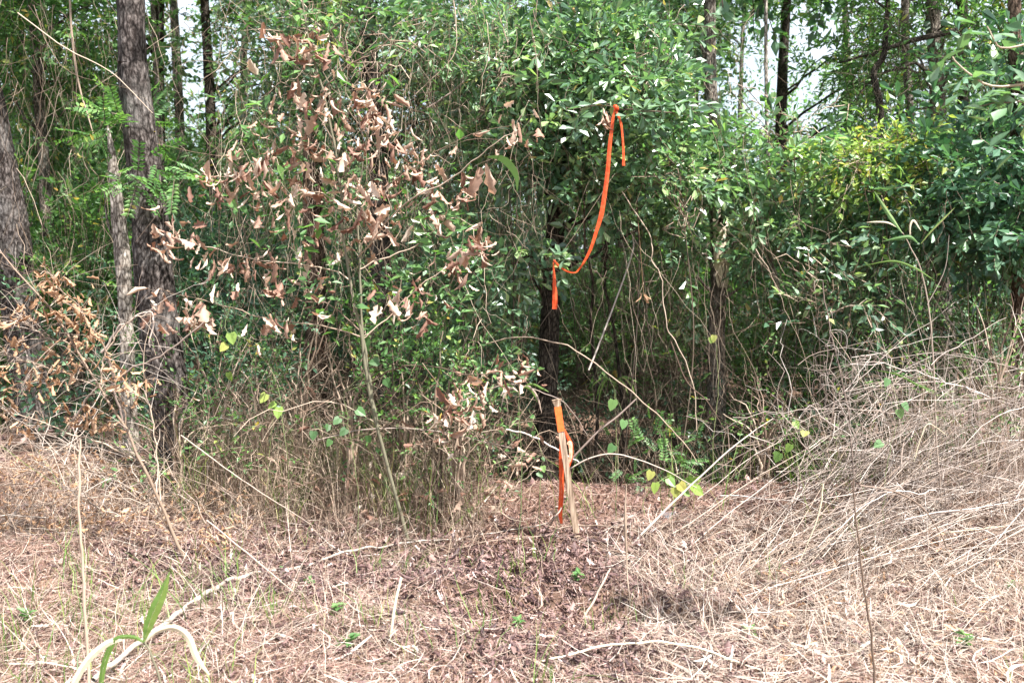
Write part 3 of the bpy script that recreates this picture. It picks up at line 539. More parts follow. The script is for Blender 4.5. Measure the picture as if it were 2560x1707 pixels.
shrub_at(2240, 6.9, 2.2, .6, 'evergreen_shrub', 'dark evergreen bush at the right edge above the brush heap', leaf='ovate', lmat='fresh_green', n=320, size=.22, group='shrubs of the wood edge')
shrub_at(1960, 7.9, 2.9, .6, 'leafy_shrub', 'sunlit bush with yellow-green leaves beneath the right patch of sky', leaf='sparse', lmat='yellow_green', n=110, size=.25, group='shrubs of the wood edge', zlow=1.55, spread=.1)
shrub_at(2110, 8.2, 2.9, .5, 'leafy_shrub', 'pale lime bush low right of the yellow-green leaves', leaf='sparse', lmat='yellow_green', n=60, size=.22, group='shrubs of the wood edge', zlow=1.55, spread=.1)
shrub_at(1850, 8.8, 2.3, .8, 'leafy_shrub', 'fresh green bush below the right patch of sky', leaf='ovate', lmat='pale_green', n=360, size=.25, group='shrubs of the wood edge')
shrub_at(1500, 5.7, .35, .3, 'leafy_shrub', 'low ferny green plant in the shade right of the stake', leaf='pinnate', lmat='fresh_green', n=50, size=.16, group='shrubs of the wood edge')
shrub_at(1430, 10.3, 1.9, .9, 'leafy_shrub', 'pale olive bush seen through the hollow right of the orange ribbon', leaf='narrow', lmat='pale_green', n=420, size=.3, group='shrubs of the wood edge')  # pale leaf colour brightens the hollow in place of sunlight
shrub_at(1330, 7.0, .75, .5, 'leafy_shrub', 'low shaded bush on the ground close behind the survey stake', leaf='ovate', lmat='deep_green', n=170, size=.17, group='shrubs of the wood edge')
shrub_at(1560, 6.9, .8, .5, 'leafy_shrub', 'low shaded bush beneath the forked pale cane', leaf='ovate', lmat='deep_green', n=190, size=.17, group='shrubs of the wood edge')
shrub_at(1100, 7.0, 1.0, .6, 'leafy_shrub', 'shaded bush left of the foot of the dark central trunk', leaf='ovate', lmat='deep_green', n=300, size=.2, group='shrubs of the wood edge')

def spray(name, label, foot, bl, leaf, lmat, n, size, sub=8, spread=.08, smat='twig_tan'):
    t = thing(name, foot, label, 'vine'); pos, dr, cs = crown_pts(bl, n, sub, spread); kp = keep_mask(pos); pos = pos[kp]; dr = dr[kp]; N = len(pos); b = MB(); sprigs(b, leaf, pos, dr, norm(A([0, -.3, 1.]) + rng.normal(0, .4, (N, 3))), size * U(.7, 1.25, N)); b.build('foliage', [lmat, smat], t, smooth=False)
    c = np.mean([A(q[0]) for q in bl], 0); p = smooth_path([foot, (foot + c) / 2 + A([.1, .05, 0]), c], 30); b = MB(); tubes(b, p[None], np.linspace(.005, .003, 30)[None], 5); b.build('main_stem', 'twig_dark', t)
    for m in limbs(p, np.linspace(.008, .004, 30), cs, .006, lim=16, split=True): m.build('stem', smat, t)
spray('climbing_vine', 'sunlit vine with yellow and lime leaves draped across the right thicket', G(P(2000, 800, 6.1)[0], 6.1), [blob(1900, 370, 6.1, .16, .6), blob(1990, 360, 6.1, .2, 1), blob(2080, 345, 6.1, .2, 1), blob(2170, 370, 6.1, .14, .5), blob(2020, 420, 6.1, .16, .5)], 'sparse', 'yellow_green', 62, .21)
for lab, fx, bl, lf_, mt_, n_, sz in (('vine with small bright ovate leaves above the top of the orange ribbon', 1430, [blob(1380, 120, 5.5, .22, 1), blob(1500, 150, 5.6, .22, 1)], 'ovate', 'fresh_green', 60, .17), ('vine with long narrow leaves at the top of the photo left of the ribbon', 1150, [blob(1080, 70, 5.5, .22, 1), blob(1190, 140, 5.5, .2, 1)], 'narrow', 'oak_green', 55, .22),
    ('vine with scattered round pale leaves right of the ribbon at mid height', 1560, [blob(1530, 420, 5.5, .18, 1), blob(1600, 480, 5.7, .16, .8)], 'sparse', 'pale_green', 40, .2), ('vine with coarse bright leaves at top left of the ribbon, above the sapling', 900, [blob(800, 60, 5.0, .25, 1), blob(900, 150, 5.1, .22, 1), blob(650, 30, 5.0, .2, .7)], 'sparse', 'fresh_green', 42, .22),
    ('coarse-leaved vine low on the right thicket left of the tall cane', 1850, [blob(1820, 600, 5.9, .25, 1), blob(1920, 690, 5.9, .22, 1)], 'sparse', 'oak_green', 50, .26)):
    spray('climbing_vine', lab, G(P(fx, 800, bl[0][0][1])[0], bl[0][0][1]), bl, lf_, mt_, n_, sz)
spray('climbing_vine', 'pale-leaved vine hanging in front of the right patch of sky', G(P(1800, 800, 6.2)[0], 6.2), [blob(1690, 230, 6.0, .14, .5), blob(1780, 330, 6.1, .16, .7), blob(1850, 300, 6.1, .14, .4), blob(1960, 230, 6.2, .12, .3)], 'oak', 'pale_green', 40, .24)
for vx, Yw, hw, lab in ((500, 5.3, 1.0, 'weedy shrub of small leaves just right of the foot of the thickest grey trunk'), (600, 4.95, .9, 'weedy shrub with small leaves among grass below the brown leaf clusters'), (690, 5.4, 1.25, 'tall weedy shrub in front of the low reddish brown trunk'), (800, 5.0, 1.1, 'weedy shrub behind the slim sapling stem'), (930, 5.3, 1.1, 'weedy shrub between sapling stem and shaded bush'), (1050, 4.95, .85, 'short weedy shrub left of the withered cane blades'), (400, 4.9, .7, 'small weedy shrub before the foot of the thickest grey trunk'), (1760, 5.6, .8, 'short weedy shrub behind the left end of the brush heap'), (2100, 5.7, 1.2, 'weedy shrub rising through the brush heap'), (2290, 5.2, 1.2, 'weedy shrub at the right edge within the brush heap')):
    shrub_at(vx, Yw, hw, .33, 'weedy_shrub', lab, leaf='sparse', lmat='fresh_green', n=75, size=.13, stems=9, group='weedy shrubs along the wood edge', smat='twig_tan', zlow=.4, spread=.1)
# deeper rows: shrubs nothing tells apart
for i in range(26):
    y = 9.5 + (i % 4) * 1.7 + U(-.5, .5); x = (-1 + 2 * ((i + .5) / 26)) * .66 * y + U(-.3, .3); vx, _ = proj(A([x, y, 1]))
    h = U(1.6, 2.6) if (vx > 1550 or vx < 1150) else U(.7, 1.3)
    shrub('thicket_shrub', 'shaded bush of the deep thicket seen between the nearer trunks', x, y, h, .9, leaf=['ovate', 'narrow'][i % 2], lmat=['deep_green', 'fresh_green', 'deep_green'][i % 3], n=380, size=.33, group='shrubs deep in the wood', spread=.2, stems=5)
nb = 0
for i in range(22):
    y = [14, 17, 20, 24][i % 4] + U(-1, 1); x = (-1 + 2 * ((i + .5) / 22)) * .64 * y + U(-.5, .5); base = G(x, y); top = base + A([U(-.8, .8), U(-.5, .5), U(9, 12)]); vx, _ = proj(base + A([0, 0, 2]))
    bl = []
    for j in range(9):
        c = base + A([U(-2.2, 2.2), U(-1.2, 1.2), U(1.6, 8.5)]); px, py = proj(c)
        if 1290 < px < 1500 and 500 < py < 800: continue
        bl.append((c, (1.2, 1.2, .8), 1))
    tree('background_tree', 'thin shaded tree of the wood behind, one of many', [base, (base + top) / 2 + A([U(-.3, .3), 0, 0]), top], [U(.07, .13), .07, .03], ['bark_dark', 'bark_grey'][i % 2], bl, leaf='ovate', lmat=['oak_green', 'fresh_green', 'pale_green'][i % 3], n=120, sub=8, spread=.4, size=.5, group='trees far back in the wood', sides=8, nseg=24, lim=30, far=True)

# far wood: one mass of leaves beyond the trees
n = 15000; x = U(-32, 32, n); y = U(27, 36, n); z = U(0, 1, n) ** .8 * (5.2 + 1.2 * np.sin(x * .5) + 1.0 * np.sin(x * 1.3 + 1)); pos = np.stack([x, y, z], -1); px, py = proj(pos); keep = ~in_gap(px, py) & ((z < 3.0) | (rng.random(n) < .6)); pos = pos[keep]; n = len(pos)
b = MB(); sprigs(b, 'ovate', pos, norm(rng.normal(size=(n, 3))), norm(A([0, 0, 1.]) + rng.normal(0, .5, (n, 3))), U(.7, 1.3, n)); n = 9000
x = U(-40, 40, n); y = U(12, 40, n); pos = np.stack([x, y, gh(x, y) + U(0, .5, n)], -1); sprigs(b, 'ovate', pos, norm(rng.normal(size=(n, 3)) + A([0, 0, .8])), norm(A([0, 0, 1.]) + rng.normal(0, .5, (n, 3))), U(.35, .6, n))
tag(b.build('far_undergrowth', ['fresh_green', 'twig_dark'], smooth=False), 'leafy green undergrowth closing off the wood far behind the trunks', 'undergrowth', kind='stuff')

# ================================================================== HANGING VINES AND TWIGS (uncountable tangle)
def strands(b, n, xr, yr, Yr, lr, mi=0, droop=1.0, rad=(.0008, .002), wob=.05, sides=3, K=8):
    x = U(*xr, n); y = U(*yr, n); Y = U(*Yr, n); s = np.stack([P(x[i], y[i], Y[i]) for i in range(n)]); L = U(*lr, n)
    d = norm(rng.normal(0, .35, (n, 3)) + A([0, 0, -droop])); t = np.linspace(0, 1, K)[None, :, None]
    p = s[:, None] + d[:, None] * L[:, None, None] * t + np.cumsum(rng.normal(0, wob / K, (n, K, 3)), 1) * 2 + rng.normal(0, .25, (n, 1, 3)) * L[:, None, None] * t * t
    p[..., 2] = np.maximum(p[..., 2], gh(p[..., 0], p[..., 1]) + .005)
    mx_, my_ = proj(p[:, K // 2]); kp = ~(((np.abs(mx_ - 1650) < 40) & (np.abs(my_ - 560) < 130) & (p[:, 0, 1] < 6.9)) | ((np.abs(mx_ - 1262) < 45) & (my_ > 620) & (p[:, 0, 1] < 6.25)) | ((mx_ < 460) & (mx_ > 200) & (p[:, 0, 1] < 5.8) & (rng.random(n) < .7))); p = p[kp]; n = len(p)
    tubes(b, p, (rad[0] + (rad[1] * 1.35 - rad[0]) * U(0, 1, n) ** 2.2)[:, None] * np.linspace(1, .4, K)[None], sides, None, mi)
b = MB()
strands(b, 800, (480, 1250), (-40, 520), (4.8, 6.6), (.15, .7), wob=.06, K=10); strands(b, 650, (900, 1750), (0, 700), (5.3, 6.8), (.2, .8), wob=.055, K=10); strands(b, 420, (0, 450), (-40, 700), (5.2, 7.5), (.2, .9), wob=.055, K=10)
strands(b, 400, (500, 1250), (500, 950), (5.0, 6.4), (.2, .6), wob=.05); strands(b, 350, (1650, 2352), (300, 900), (5.6, 6.8), (.2, .7), wob=.055); strands(b, 160, (420, 1300), (-20, 700), (5, 6.5), (.4, 1.1), droop=.1, wob=.08, K=12)
tag(b.build('hanging_vines', 'twig_tan'), 'tan dried vine strands hanging all through the branches', 'vines', kind='stuff')
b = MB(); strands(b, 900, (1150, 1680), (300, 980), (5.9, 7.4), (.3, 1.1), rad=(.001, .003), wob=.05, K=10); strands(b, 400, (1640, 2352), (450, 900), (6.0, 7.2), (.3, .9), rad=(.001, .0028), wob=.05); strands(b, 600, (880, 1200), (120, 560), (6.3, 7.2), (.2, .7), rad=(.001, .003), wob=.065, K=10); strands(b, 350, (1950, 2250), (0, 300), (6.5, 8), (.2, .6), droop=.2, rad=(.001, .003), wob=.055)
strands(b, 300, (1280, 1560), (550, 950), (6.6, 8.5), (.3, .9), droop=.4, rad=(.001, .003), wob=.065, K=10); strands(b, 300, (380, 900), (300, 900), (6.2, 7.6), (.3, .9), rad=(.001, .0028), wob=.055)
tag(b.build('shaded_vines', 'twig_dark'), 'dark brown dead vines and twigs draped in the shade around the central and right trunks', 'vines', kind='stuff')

# ================================================================== GROUND COVER
def inside(px, py, m=80): return (px > -m) & (px < 2352 + m) & (py < 1568 + m)
def gpts(n, x0, x1, y0, y1): x = U(x0, x1, n); y = U(y0, y1, n); px, py = proj(np.stack([x, y, gh(x, y)], -1)); k = inside(px, py); return x[k], y[k]
def flat_strips(b, n, area, lr, w, K=3, lift=.03, slope=.12, curve=.15, mi=0, dirn=None, rr=None):
    x, y = gpts(n, *area); kp = rng.random(len(x)) > .72 * np.exp(-(((x + .15) / 1.4) ** 2 + ((y - 4.22) / .6) ** 2) ** 1.3); x = x[kp]; y = y[kp]; n = len(x); a = U(0, 2 * pi, n) if dirn is None else rng.normal(dirn[0], dirn[1], n); L = U(*lr, n)
    t = np.linspace(-.5, .5, K)[None]; cv = rng.normal(0, curve, n)[:, None]
    dx = np.cos(a)[:, None] * t + np.sin(a)[:, None] * cv * t * t * 2; dy = np.sin(a)[:, None] * t - np.cos(a)[:, None] * cv * t * t * 2
    X = x[:, None] + dx * L[:, None]; Y = y[:, None] + dy * L[:, None]; sl = rng.normal(0, slope, n)[:, None]
    Zz = gh(X, Y) + (np.abs(rng.normal(0, lift, n)) + .002)[:, None] + np.maximum(sl * t * L[:, None], -.005) * 1.0
    p = np.stack([X, Y, Zz], -1); side = norm(np.stack([-np.sin(a), np.cos(a), rng.normal(0, .5, n)], -1))
    ww = U(*w, n)[:, None] * (1 - .7 * np.abs(np.linspace(-1, 1, K))[None] ** 2); strips(b, p, ww, side, None if rr is None else np.clip(rng.normal(rr[0], rr[1], n), 0, 1), mi)
def litter(b, n, area, sc, lift=.012, r=(.35, .25), mi=0, upright=.45):
    x, y = gpts(n, *area); n = len(x); a = U(0, 2 * pi, n); pos = np.stack([x, y, gh(x, y) + np.abs(rng.normal(0, lift, n)) + .004], -1)
    d = norm(np.stack([np.cos(a), np.sin(a), rng.normal(.1, .3, n)], -1)); dead_leaves(b, pos, d, norm(A([0, 0, 1.]) + rng.normal(0, upright, (n, 3))), U(*sc, n), np.clip(rng.normal(*r, n), 0, 1), mi)
def litter_n(b, n, cx, cy, sx_, sy_, sc, **k):
    global gpts
    old = gpts
    def gp(n_, *a): return rng.normal(cx, sx_, n_), rng.normal(cy, sy_, n_)
    gpts = gp; litter(b, n, None or (0, 0, 0, 0), sc, **k); gpts = old
b = MB(); litter_n(b, 1500, .2, 3.25, .35, .12, (.02, .05), r=(.2, .2), lift=.015); litter_n(b, 1200, 1.5, 3.5, .4, .12, (.02, .05), r=(.25, .2), lift=.02); litter_n(b, 1500, -1.3, 3.9, .35, .15, (.02, .05), r=(.25, .2), lift=.02); litter_n(b, 12500, -.15, 4.22, .95, .42, (.014, .045), r=(.34, .28), lift=.014); litter_n(b, 700, -.1, 4.2, .9, .45, (.05, .085), r=(.45, .3), lift=.02); litter(b, 3500, (-1.3, 1.6, 2.9, 3.7), (.015, .04), r=(.5, .3)); litter(b, 7500, (-3.2, 3.2, 2.8, 4.6), (.015, .042), r=(.5, .32), lift=.015); litter(b, 4000, (-3.6, 3.6, 4.4, 6.6), (.02, .05), r=(.55, .24)); litter(b, 3000, (-4.5, 4.5, 5.0, 9.0), (.05, .09), r=(.35, .25))
tag(b.build('leaf_litter', 'litter'), 'fallen purplish-brown leaves lying on the earth bank around the stake', 'leaf litter', kind='stuff')
b = MB(); litter(b, 1500, (-2.9, -1.35, 4.0, 5.4), (.02, .055), r=(.5, .28), lift=.07, upright=1.2); litter(b, 800, (1.0, 3.2, 2.9, 4.4), (.02, .06), r=(.7, .2), lift=.03)
tag(b.build('tan_leaf_litter', 'dead_tan'), 'orange-tan curled leaves thick on the bank below the dead shrub at left', 'leaf litter', kind='stuff')
b = MB(); flat_strips(b, 52000, (-2.6, 2.9, 2.7, 4.4), (.035, .13), (.0011, .0025), lift=.016, slope=.3, curve=.12, rr=(.5, .3)); flat_strips(b, 9000, (-3.2, 3.4, 4.2, 5.4), (.05, .15), (.0014, .003), lift=.01, rr=(.35, .22)); flat_strips(b, 7000, (-3.8, 3.8, 5.2, 7.2), (.08, .2), (.002, .004), lift=.015, rr=(.3, .2))
flat_strips(b, 9000, (-1.2, 1.6, 4.7, 5.8), (.05, .16), (.0015, .003), lift=.015, slope=.3, curve=.15, rr=(.45, .3)); litter(b, 2500, (-1.0, 1.6, 4.7, 6.3), (.02, .05), r=(.4, .3)); tag(b.build('pine_straw', 'needle', smooth=False), 'reddish tan pine needles strewn over the foreground', 'pine straw', kind='stuff')
b = MB(); flat_strips(b, 4500, (-2.6, -.3, 2.7, 4.7), (.05, .24), (.0011, .0032), K=4, lift=.03, slope=.25, curve=.22); flat_strips(b, 11500, (.5, 3.2, 2.7, 4.8), (.04, .26), (.0011, .0034), K=4, lift=.035, slope=.35, curve=.22, rr=(.62, .28)); flat_strips(b, 1500, (-.6, .8, 2.7, 3.6), (.05, .2), (.0012, .003), K=4, lift=.02, slope=.25, curve=.22)
flat_strips(b, 260, (-2.4, 3.2, 2.7, 4.0), (.08, .2), (.006, .013), K=5, lift=.02, slope=.3, curve=.5, rr=(.8, .2)); flat_strips(b, 260, (1.0, 3.4, 2.8, 4.2), (.06, .2), (.006, .014), K=5, lift=.03, slope=.4, curve=.6, rr=(.8, .2)); flat_strips(b, 1800, (-3.6, -.2, 4.2, 6.5), (.1, .4), (.0015, .004), K=5, lift=.05, slope=.4, curve=.4, rr=(.35, .25))
tag(b.build('dead_grass', 'straw', smooth=False), 'pale dry grass and straw matted over the ground', 'dead grass', kind='stuff')
def blades(b, n, area, h, w, lean=.35, K=6, mi=0, rr=(.5, .28), clump=0, bendy=.5):
    x, y = gpts(n, *area); n = len(x)
    if clump:
        k = rng.integers(0, n, clump); j = rng.integers(0, clump, n); x = x[k[j]] + rng.normal(0, .06, n); y = y[k[j]] + rng.normal(0, .06, n)
    base = np.stack([x, y, gh(x, y) - .005], -1); H = U(*h, n)[:, None, None]; t = np.linspace(0, 1, K)[None, :, None]; a = U(0, 2 * pi, n)
    hd = np.stack([np.cos(a), np.sin(a), 0 * a], -1)[:, None]; ln = np.abs(rng.normal(0, lean, n))[:, None, None]; bd = np.abs(rng.normal(0, bendy, n))[:, None, None]
    p = base[:, None] + A([0, 0, 1.]) * H * (t - .28 * bd * t ** 3) + hd * H * (ln * t + bd * t ** 2.5 * .8) + rng.normal(0, .006, (n, K, 3)) * t
    p[..., 2] = np.maximum(p[..., 2], gh(p[..., 0], p[..., 1]) + .004)
    side = norm(np.stack([-np.sin(a) + rng.normal(0, .4, n), np.cos(a), 0 * a], -1)); strips(b, p, U(*w, n)[:, None] * (1 - .85 * np.linspace(0, 1, K)[None] ** 2), side, np.clip(rng.normal(*rr, n), 0, 1), mi)
b = MB(); blades(b, 800, (-1.9, -.3, 4.7, 6.0), (.2, .6), (.0018, .0045), clump=90, rr=(.55, .3)); blades(b, 300, (-2.6, 2.6, 4.8, 6.0), (.15, .5), (.002, .005), clump=50); blades(b, 420, (-2.4, 2.4, 2.8, 4.6), (.05, .22), (.002, .005), clump=45, rr=(.45, .2)); blades(b, 260, (-2.0, -1.0, 2.8, 3.9), (.08, .3), (.002, .005), clump=22, rr=(.45, .2)); blades(b, 500, (-4.5, -.5, 6, 8), (.3, .7), (.003, .006), clump=60, rr=(.2, .2)); blades(b, 500, (1, 4.5, 5.5, 7.5), (.3, .7), (.003, .007), clump=50, rr=(.25, .2))
tag(b.build('green_grass', 'grass_green', smooth=False), 'thin green grass standing at the wood edge left of the stake', 'grass', kind='stuff')
b = MB(); blades(b, 2500, (-1.9, -.2, 4.65, 5.6), (.2, .85), (.0012, .0028), clump=150, rr=(.45, .3), lean=.55); blades(b, 500, (-2.8, -1.2, 4.0, 5.2), (.1, .35), (.0014, .0035), clump=70, lean=.7, rr=(.45, .3)); blades(b, 420, (.5, 3.0, 4.9, 6.3), (.2, .8), (.0014, .003), clump=70, lean=.6, rr=(.35, .25)); blades(b, 320, (-2.2, 2.0, 2.9, 4.6), (.06, .25), (.0015, .003), lean=.9)
tag(b.build('dry_grass_stalks', 'twig_tan', smooth=False), 'tan dried grass stalks standing along the wood edge', 'dead grass', kind='stuff')

b = MB(); blades(b, 1500, (.5, 3.0, 3.3, 4.5), (.06, .3), (.0012, .003), clump=70, rr=(.55, .28), lean=.9, bendy=1.0); blades(b, 1500, (-2.7, -.5, 3.0, 4.9), (.05, .28), (.0012, .003), clump=60, rr=(.45, .28), lean=.9, bendy=1.0); blades(b, 500, (2.0, 3.3, 4.4, 5.6), (.5, 1.3), (.0015, .003), clump=40, rr=(.4, .28), lean=.4, bendy=.8)
tag(b.build('dead_grass_clumps', 'straw', smooth=False), 'shaggy clumps of drooping dead grass on the bank and below the brush heap', 'dead grass', kind='stuff')

# ================================================================== DEAD BRUSH
def canes(b, n, x0, x1, y0, y1, zmax, az, azs, lr, rad, elev=(.05, .55), K=10, sag=.25, sides=4, wob=.02, mi=0):
    x = U(x0, x1, n); y = U(y0, y1, n); z = gh(x, y) + U(0, 1, n) ** 1.5 * zmax(x, y); a = rng.normal(az, azs, n); e = U(*elev, n); L = U(*lr, n)
    d = np.stack([np.cos(a) * np.cos(e), np.sin(a) * np.cos(e), np.sin(e)], -1); t = np.linspace(0, 1, K)[None, :, None]
    p = np.stack([x, y, z], -1)[:, None] + d[:, None] * L[:, None, None] * t; p[..., 2] -= (sag * L[:, None] * t[..., 0] ** 2 * U(.2, 1.3, n)[:, None]); p += np.cumsum(rng.normal(0, wob / 3, (n, K, 3)), 1)
    p[..., 2] = np.maximum(p[..., 2], gh(p[..., 0], p[..., 1]) + .01)
    tubes(b, p, U(*rad, n)[:, None] * np.linspace(1, .45, K)[None], sides, None, mi); return p
def forks(b, p, n, lr, rad, spread=.8, K=6, mi=0):
    i = rng.integers(0, len(p), n); j = rng.integers(2, p.shape[1] - 1, n); s = p[i, j]; d = norm(norm(p[i, j + 1] - s) + rng.normal(0, spread, (n, 3))); L = U(*lr, n); t = np.linspace(0, 1, K)[None, :, None]
    q = s[:, None] + d[:, None] * L[:, None, None] * t + np.cumsum(rng.normal(0, .006, (n, K, 3)), 1) * t; q[..., 2] -= .3 * L[:, None] * t[..., 0] ** 2
    tubes(b, q, U(*rad, n)[:, None] * np.linspace(1, .4, K)[None], 3, None, mi)
zr = lambda x, y: np.clip((x - .75) * .36, .04, .8)
b = MB(); pr = canes(b, 70, .9, 2.5, 4.1, 5.2, zr, .42, .35, (.6, 1.7), (.002, .004), wob=.04); canes(b, 150, .8, 3.0, 3.8, 5.2, lambda x, y: .8 * zr(x, y), .5, 1.6, (.15, .7), (.001, .0026), elev=(-.3, 1.1), sag=.6, wob=.07)
forks(b, pr, 480, (.06, .35), (.0008, .0017), spread=.9); pr2 = canes(b, 150, 1.7, 3.3, 4.4, 5.6, lambda x, y: .5 + 0 * x, 1.6, 1.0, (.3, 1.0), (.0012, .003), elev=(.5, 1.4), sag=.3, wob=.07); forks(b, pr2, 420, (.05, .3), (.0007, .0015), spread=1.1)
canes(b, 120, 1.5, 3.2, 4.2, 5.2, lambda x, y: .9 + 0 * x, .5, .35, (.5, 1.4), (.001, .0025), sag=.15, wob=.03)
pr3 = canes(b, 34, 2.1, 3.4, 4.2, 5.2, lambda x, y: .7 + 0 * x, 3.45, .35, (.6, 1.35), (.0016, .0038), elev=(-.1, .5), sag=.45, wob=.03, K=14); forks(b, pr3, 280, (.06, .35), (.0008, .0018), spread=.9)
tag(b.build('brush_heap', 'twig_grey'), 'grey tangle of dead twigs and canes heaped at the right edge of the wood', 'brush', kind='stuff')
b = MB(); pr = canes(b, 60, .7, 2.3, 3.8, 4.7, lambda x, y: .45 * zr(x, y), .45, .25, (.6, 1.7), (.002, .0042), sag=.08, wob=.012); canes(b, 210, .6, 3.2, 3.6, 4.9, lambda x, y: .4 * zr(x, y), .4, 1.5, (.1, .6), (.001, .0026), elev=(-.2, .8), wob=.05, sag=.4); forks(b, pr, 260, (.06, .3), (.0008, .0016))
tag(b.build('tan_canes', 'straw'), 'straw-coloured canes lying slantwise in the heap at right', 'brush', kind='stuff')
b = MB(); pr = canes(b, 80, -2.9, -1.35, 4.2, 5.1, lambda x, y: .16 + 0 * x, 2.2, 1.3, (.3, 1.1), (.0016, .0038), elev=(.1, 1.1), wob=.05); forks(b, pr, 520, (.05, .25), (.0008, .0017), spread=1.0)
tag(b.build('left_brush', 'straw'), 'tan dead twigs and weed stalks piled at the foot of the left trunks', 'brush', kind='stuff')
b = MB(); pr = canes(b, 220, -1.9, .0, 4.7, 5.6, lambda x, y: .6 + 0 * x, 1.0, 1.8, (.3, 1.1), (.0012, .003), elev=(.1, 1.2), wob=.08, sag=.4); forks(b, pr, 900, (.05, .3), (.0008, .0017), spread=1.0); pr = canes(b, 100, -.2, 1.6, 6.35, 7.4, lambda x, y: .4 + 0 * x, 1.6, 1.5, (.3, 1.1), (.0012, .003), elev=(.0, 1.2), wob=.08, sag=.4); forks(b, pr, 600, (.05, .3), (.0008, .0016), spread=1.0)
tag(b.build('mid_brush', 'twig_tan'), 'brown dead twigs and stems tangled low along the wood edge either side of the stake', 'brush', kind='stuff')
b = MB(); strands(b, 130, (560, 1250), (600, 1150), (4.6, 5.6), (.1, .3), droop=1, rad=(.0008, .0014)); litter(b, 0 + 260, (-1.8, .3, 4.7, 5.6), (.04, .1), lift=.25, r=(.5, .3), upright=1.5)
tag(b.build('caught_dead_leaves', 'dead_pink'), 'brown leaves caught among the grass stalks between sapling and trunks', 'dead leaves', kind='stuff')

# dead-leaved shrub at far left
f = G(*P(420, 1200, 4.35)[:2]); f = GP(430, 1300)
t = thing('dead_shrub', f, 'dead shrub with curled orange-tan leaves reaching to the left edge', 'dead shrub')
b = MB(); n0 = branch_net(b, [[(436, 1335), (410, 1250), (370, 1150), (330, 1060), (290, 980), (230, 890), (170, 790), (100, 690), (0, 575), (-40, 530)], [(330, 1060), (240, 1020), (150, 990), (60, 960), (-20, 930)], [(290, 980), (270, 900), (240, 800), (190, 720), (140, 660), (110, 620)], [(230, 890), (130, 850), (60, 830), (0, 800)], [(230, 890), (240, 820), (290, 740), (345, 720)],
    [(370, 1150), (360, 1050), (350, 950), (330, 860), (345, 720)], [(410, 1250), (330, 1120), (240, 1090), (120, 1060)], [(170, 790), (100, 770), (40, 720)]], f[1], [[.009, .007, .005, .004, .002]] + [[.004, .003, .0012]] * 7, 26, .006, 6); b.build('stem', 'twig_tan', t)
TL = [(100,620),(85,640),(115,650),(90,670),(130,665),(60,720),(160,700),(200,720),(30,750),(20,850),(20,885),(100,800),(150,830),(10,950),(140,720),(180,740),(210,690),(75,700),(50,770),(40,800),(215,770),(240,830),(260,870),(150,770),(60,860),(130,900),(180,860),(20,910),(110,860),(290,900),(330,880),(230,940),(190,960),(250,990),(100,960),(60,980)]
pc = A([P(x, y, f[1] + U(-.15, .15)) for x, y in TL]); clusters(t, n0, pc, (6, 13), (.025, .075), A([.035, .035, .03]), 'dead_tan', (.5, .28))
b = MB(); forks(b, n0.reshape(-1, 26, 3), 260, (.08, .4), (.0008, .002), .7); b.build('side_twigs', 'straw', t)
b = MB(); nn = branch_net(b, [[(232, 810), (262, 770), (300, 735), (346, 717), (352, 745), (345, 800)], [(250, 830), (270, 930), (300, 1010), (330, 1060)], [(150, 1000), (210, 900), (300, 850), (380, 810), (470, 740)]], f[1] + .1, [[.006, .005, .0035]] * 3, 26, .006, 6); b.build('grey_branch', 'twig_grey', t)

# curled grey dead weeds
def weed(name, label, foot, lists, Y, r=.004, mat='twig_grey', curls=40, cat='dead weed'):
    t = thing(name, foot, label, cat); b = MB(); nn = branch_net(b, lists, Y, [[r, r * .8, r * .5]] + [[r * .6, r * .4, r * .25]] * (len(lists) - 1), 20, .005, 5); b.build('stem', mat, t)
    b = MB(); k = rng.integers(8, len(nn), curls); s = nn[k]; K = 8; th = np.linspace(0, 1, K)[None, :]; a = U(0, 6.28, curls)[:, None]; L = U(.05, .16, curls)[:, None]
    q = s[:, None] + np.stack([np.cos(a) * L * np.sin(th * 2.2) * .7, np.sin(a) * L * np.sin(th * 2.2) * .4, L * (.25 * np.sin(th * 3) - th ** 1.6)], -1); tubes(b, q, np.full((curls, 1), .0014) * np.linspace(1, .5, K)[None], 4); b.build('tendril', mat, t); return t
f = GP(1960, 1240); weed('dead_weed', 'grey dead weed with a straight spike and hanging curled tendrils above the brush', f, [[(1965, 1260), (1962, 1100), (1955, 1000), (1940, 900), (1915, 800), (1900, 720), (1888, 645)], [(1955, 1000), (1890, 960), (1860, 930), (1835, 960)], [(1945, 960), (1880, 870), (1930, 860), (1970, 900)], [(1940, 900), (2000, 820), (1985, 850)], [(1962, 1100), (2000, 1000), (2060, 900), (2090, 880)], [(1965, 1200), (2050, 1060), (2120, 960)], [(1915, 810), (1900, 860), (1905, 760)]], f[1] + .15, .005, curls=90)
f = GP(1450, 1250); t = thing('forked_cane', f, 'long pale straight cane with short side shoots slanting up right from beside the stake', 'dead cane'); b = MB()
c0 = f; tube1(b, [f, P(1560, 1140, f[1] + .1), P(1680, 1030, f[1] + .15), P(1775, 960, f[1] + .2)], [.006, .0055, .004, .002], 18, 6, .002); b.build('stem', 'straw', t)
b = MB(); [tube1(b, VP(q, f[1] + .15), [.003, .001], 6, 5) for q in ([(1675, 1035), (1672, 990), (1670, 975)], [(1690, 1025), (1740, 1020)], [(1720, 1000), (1780, 1020)], [(1745, 975), (1790, 905)], [(1640, 1065), (1700, 1072)])]; b.build('shoot', 'straw', t)
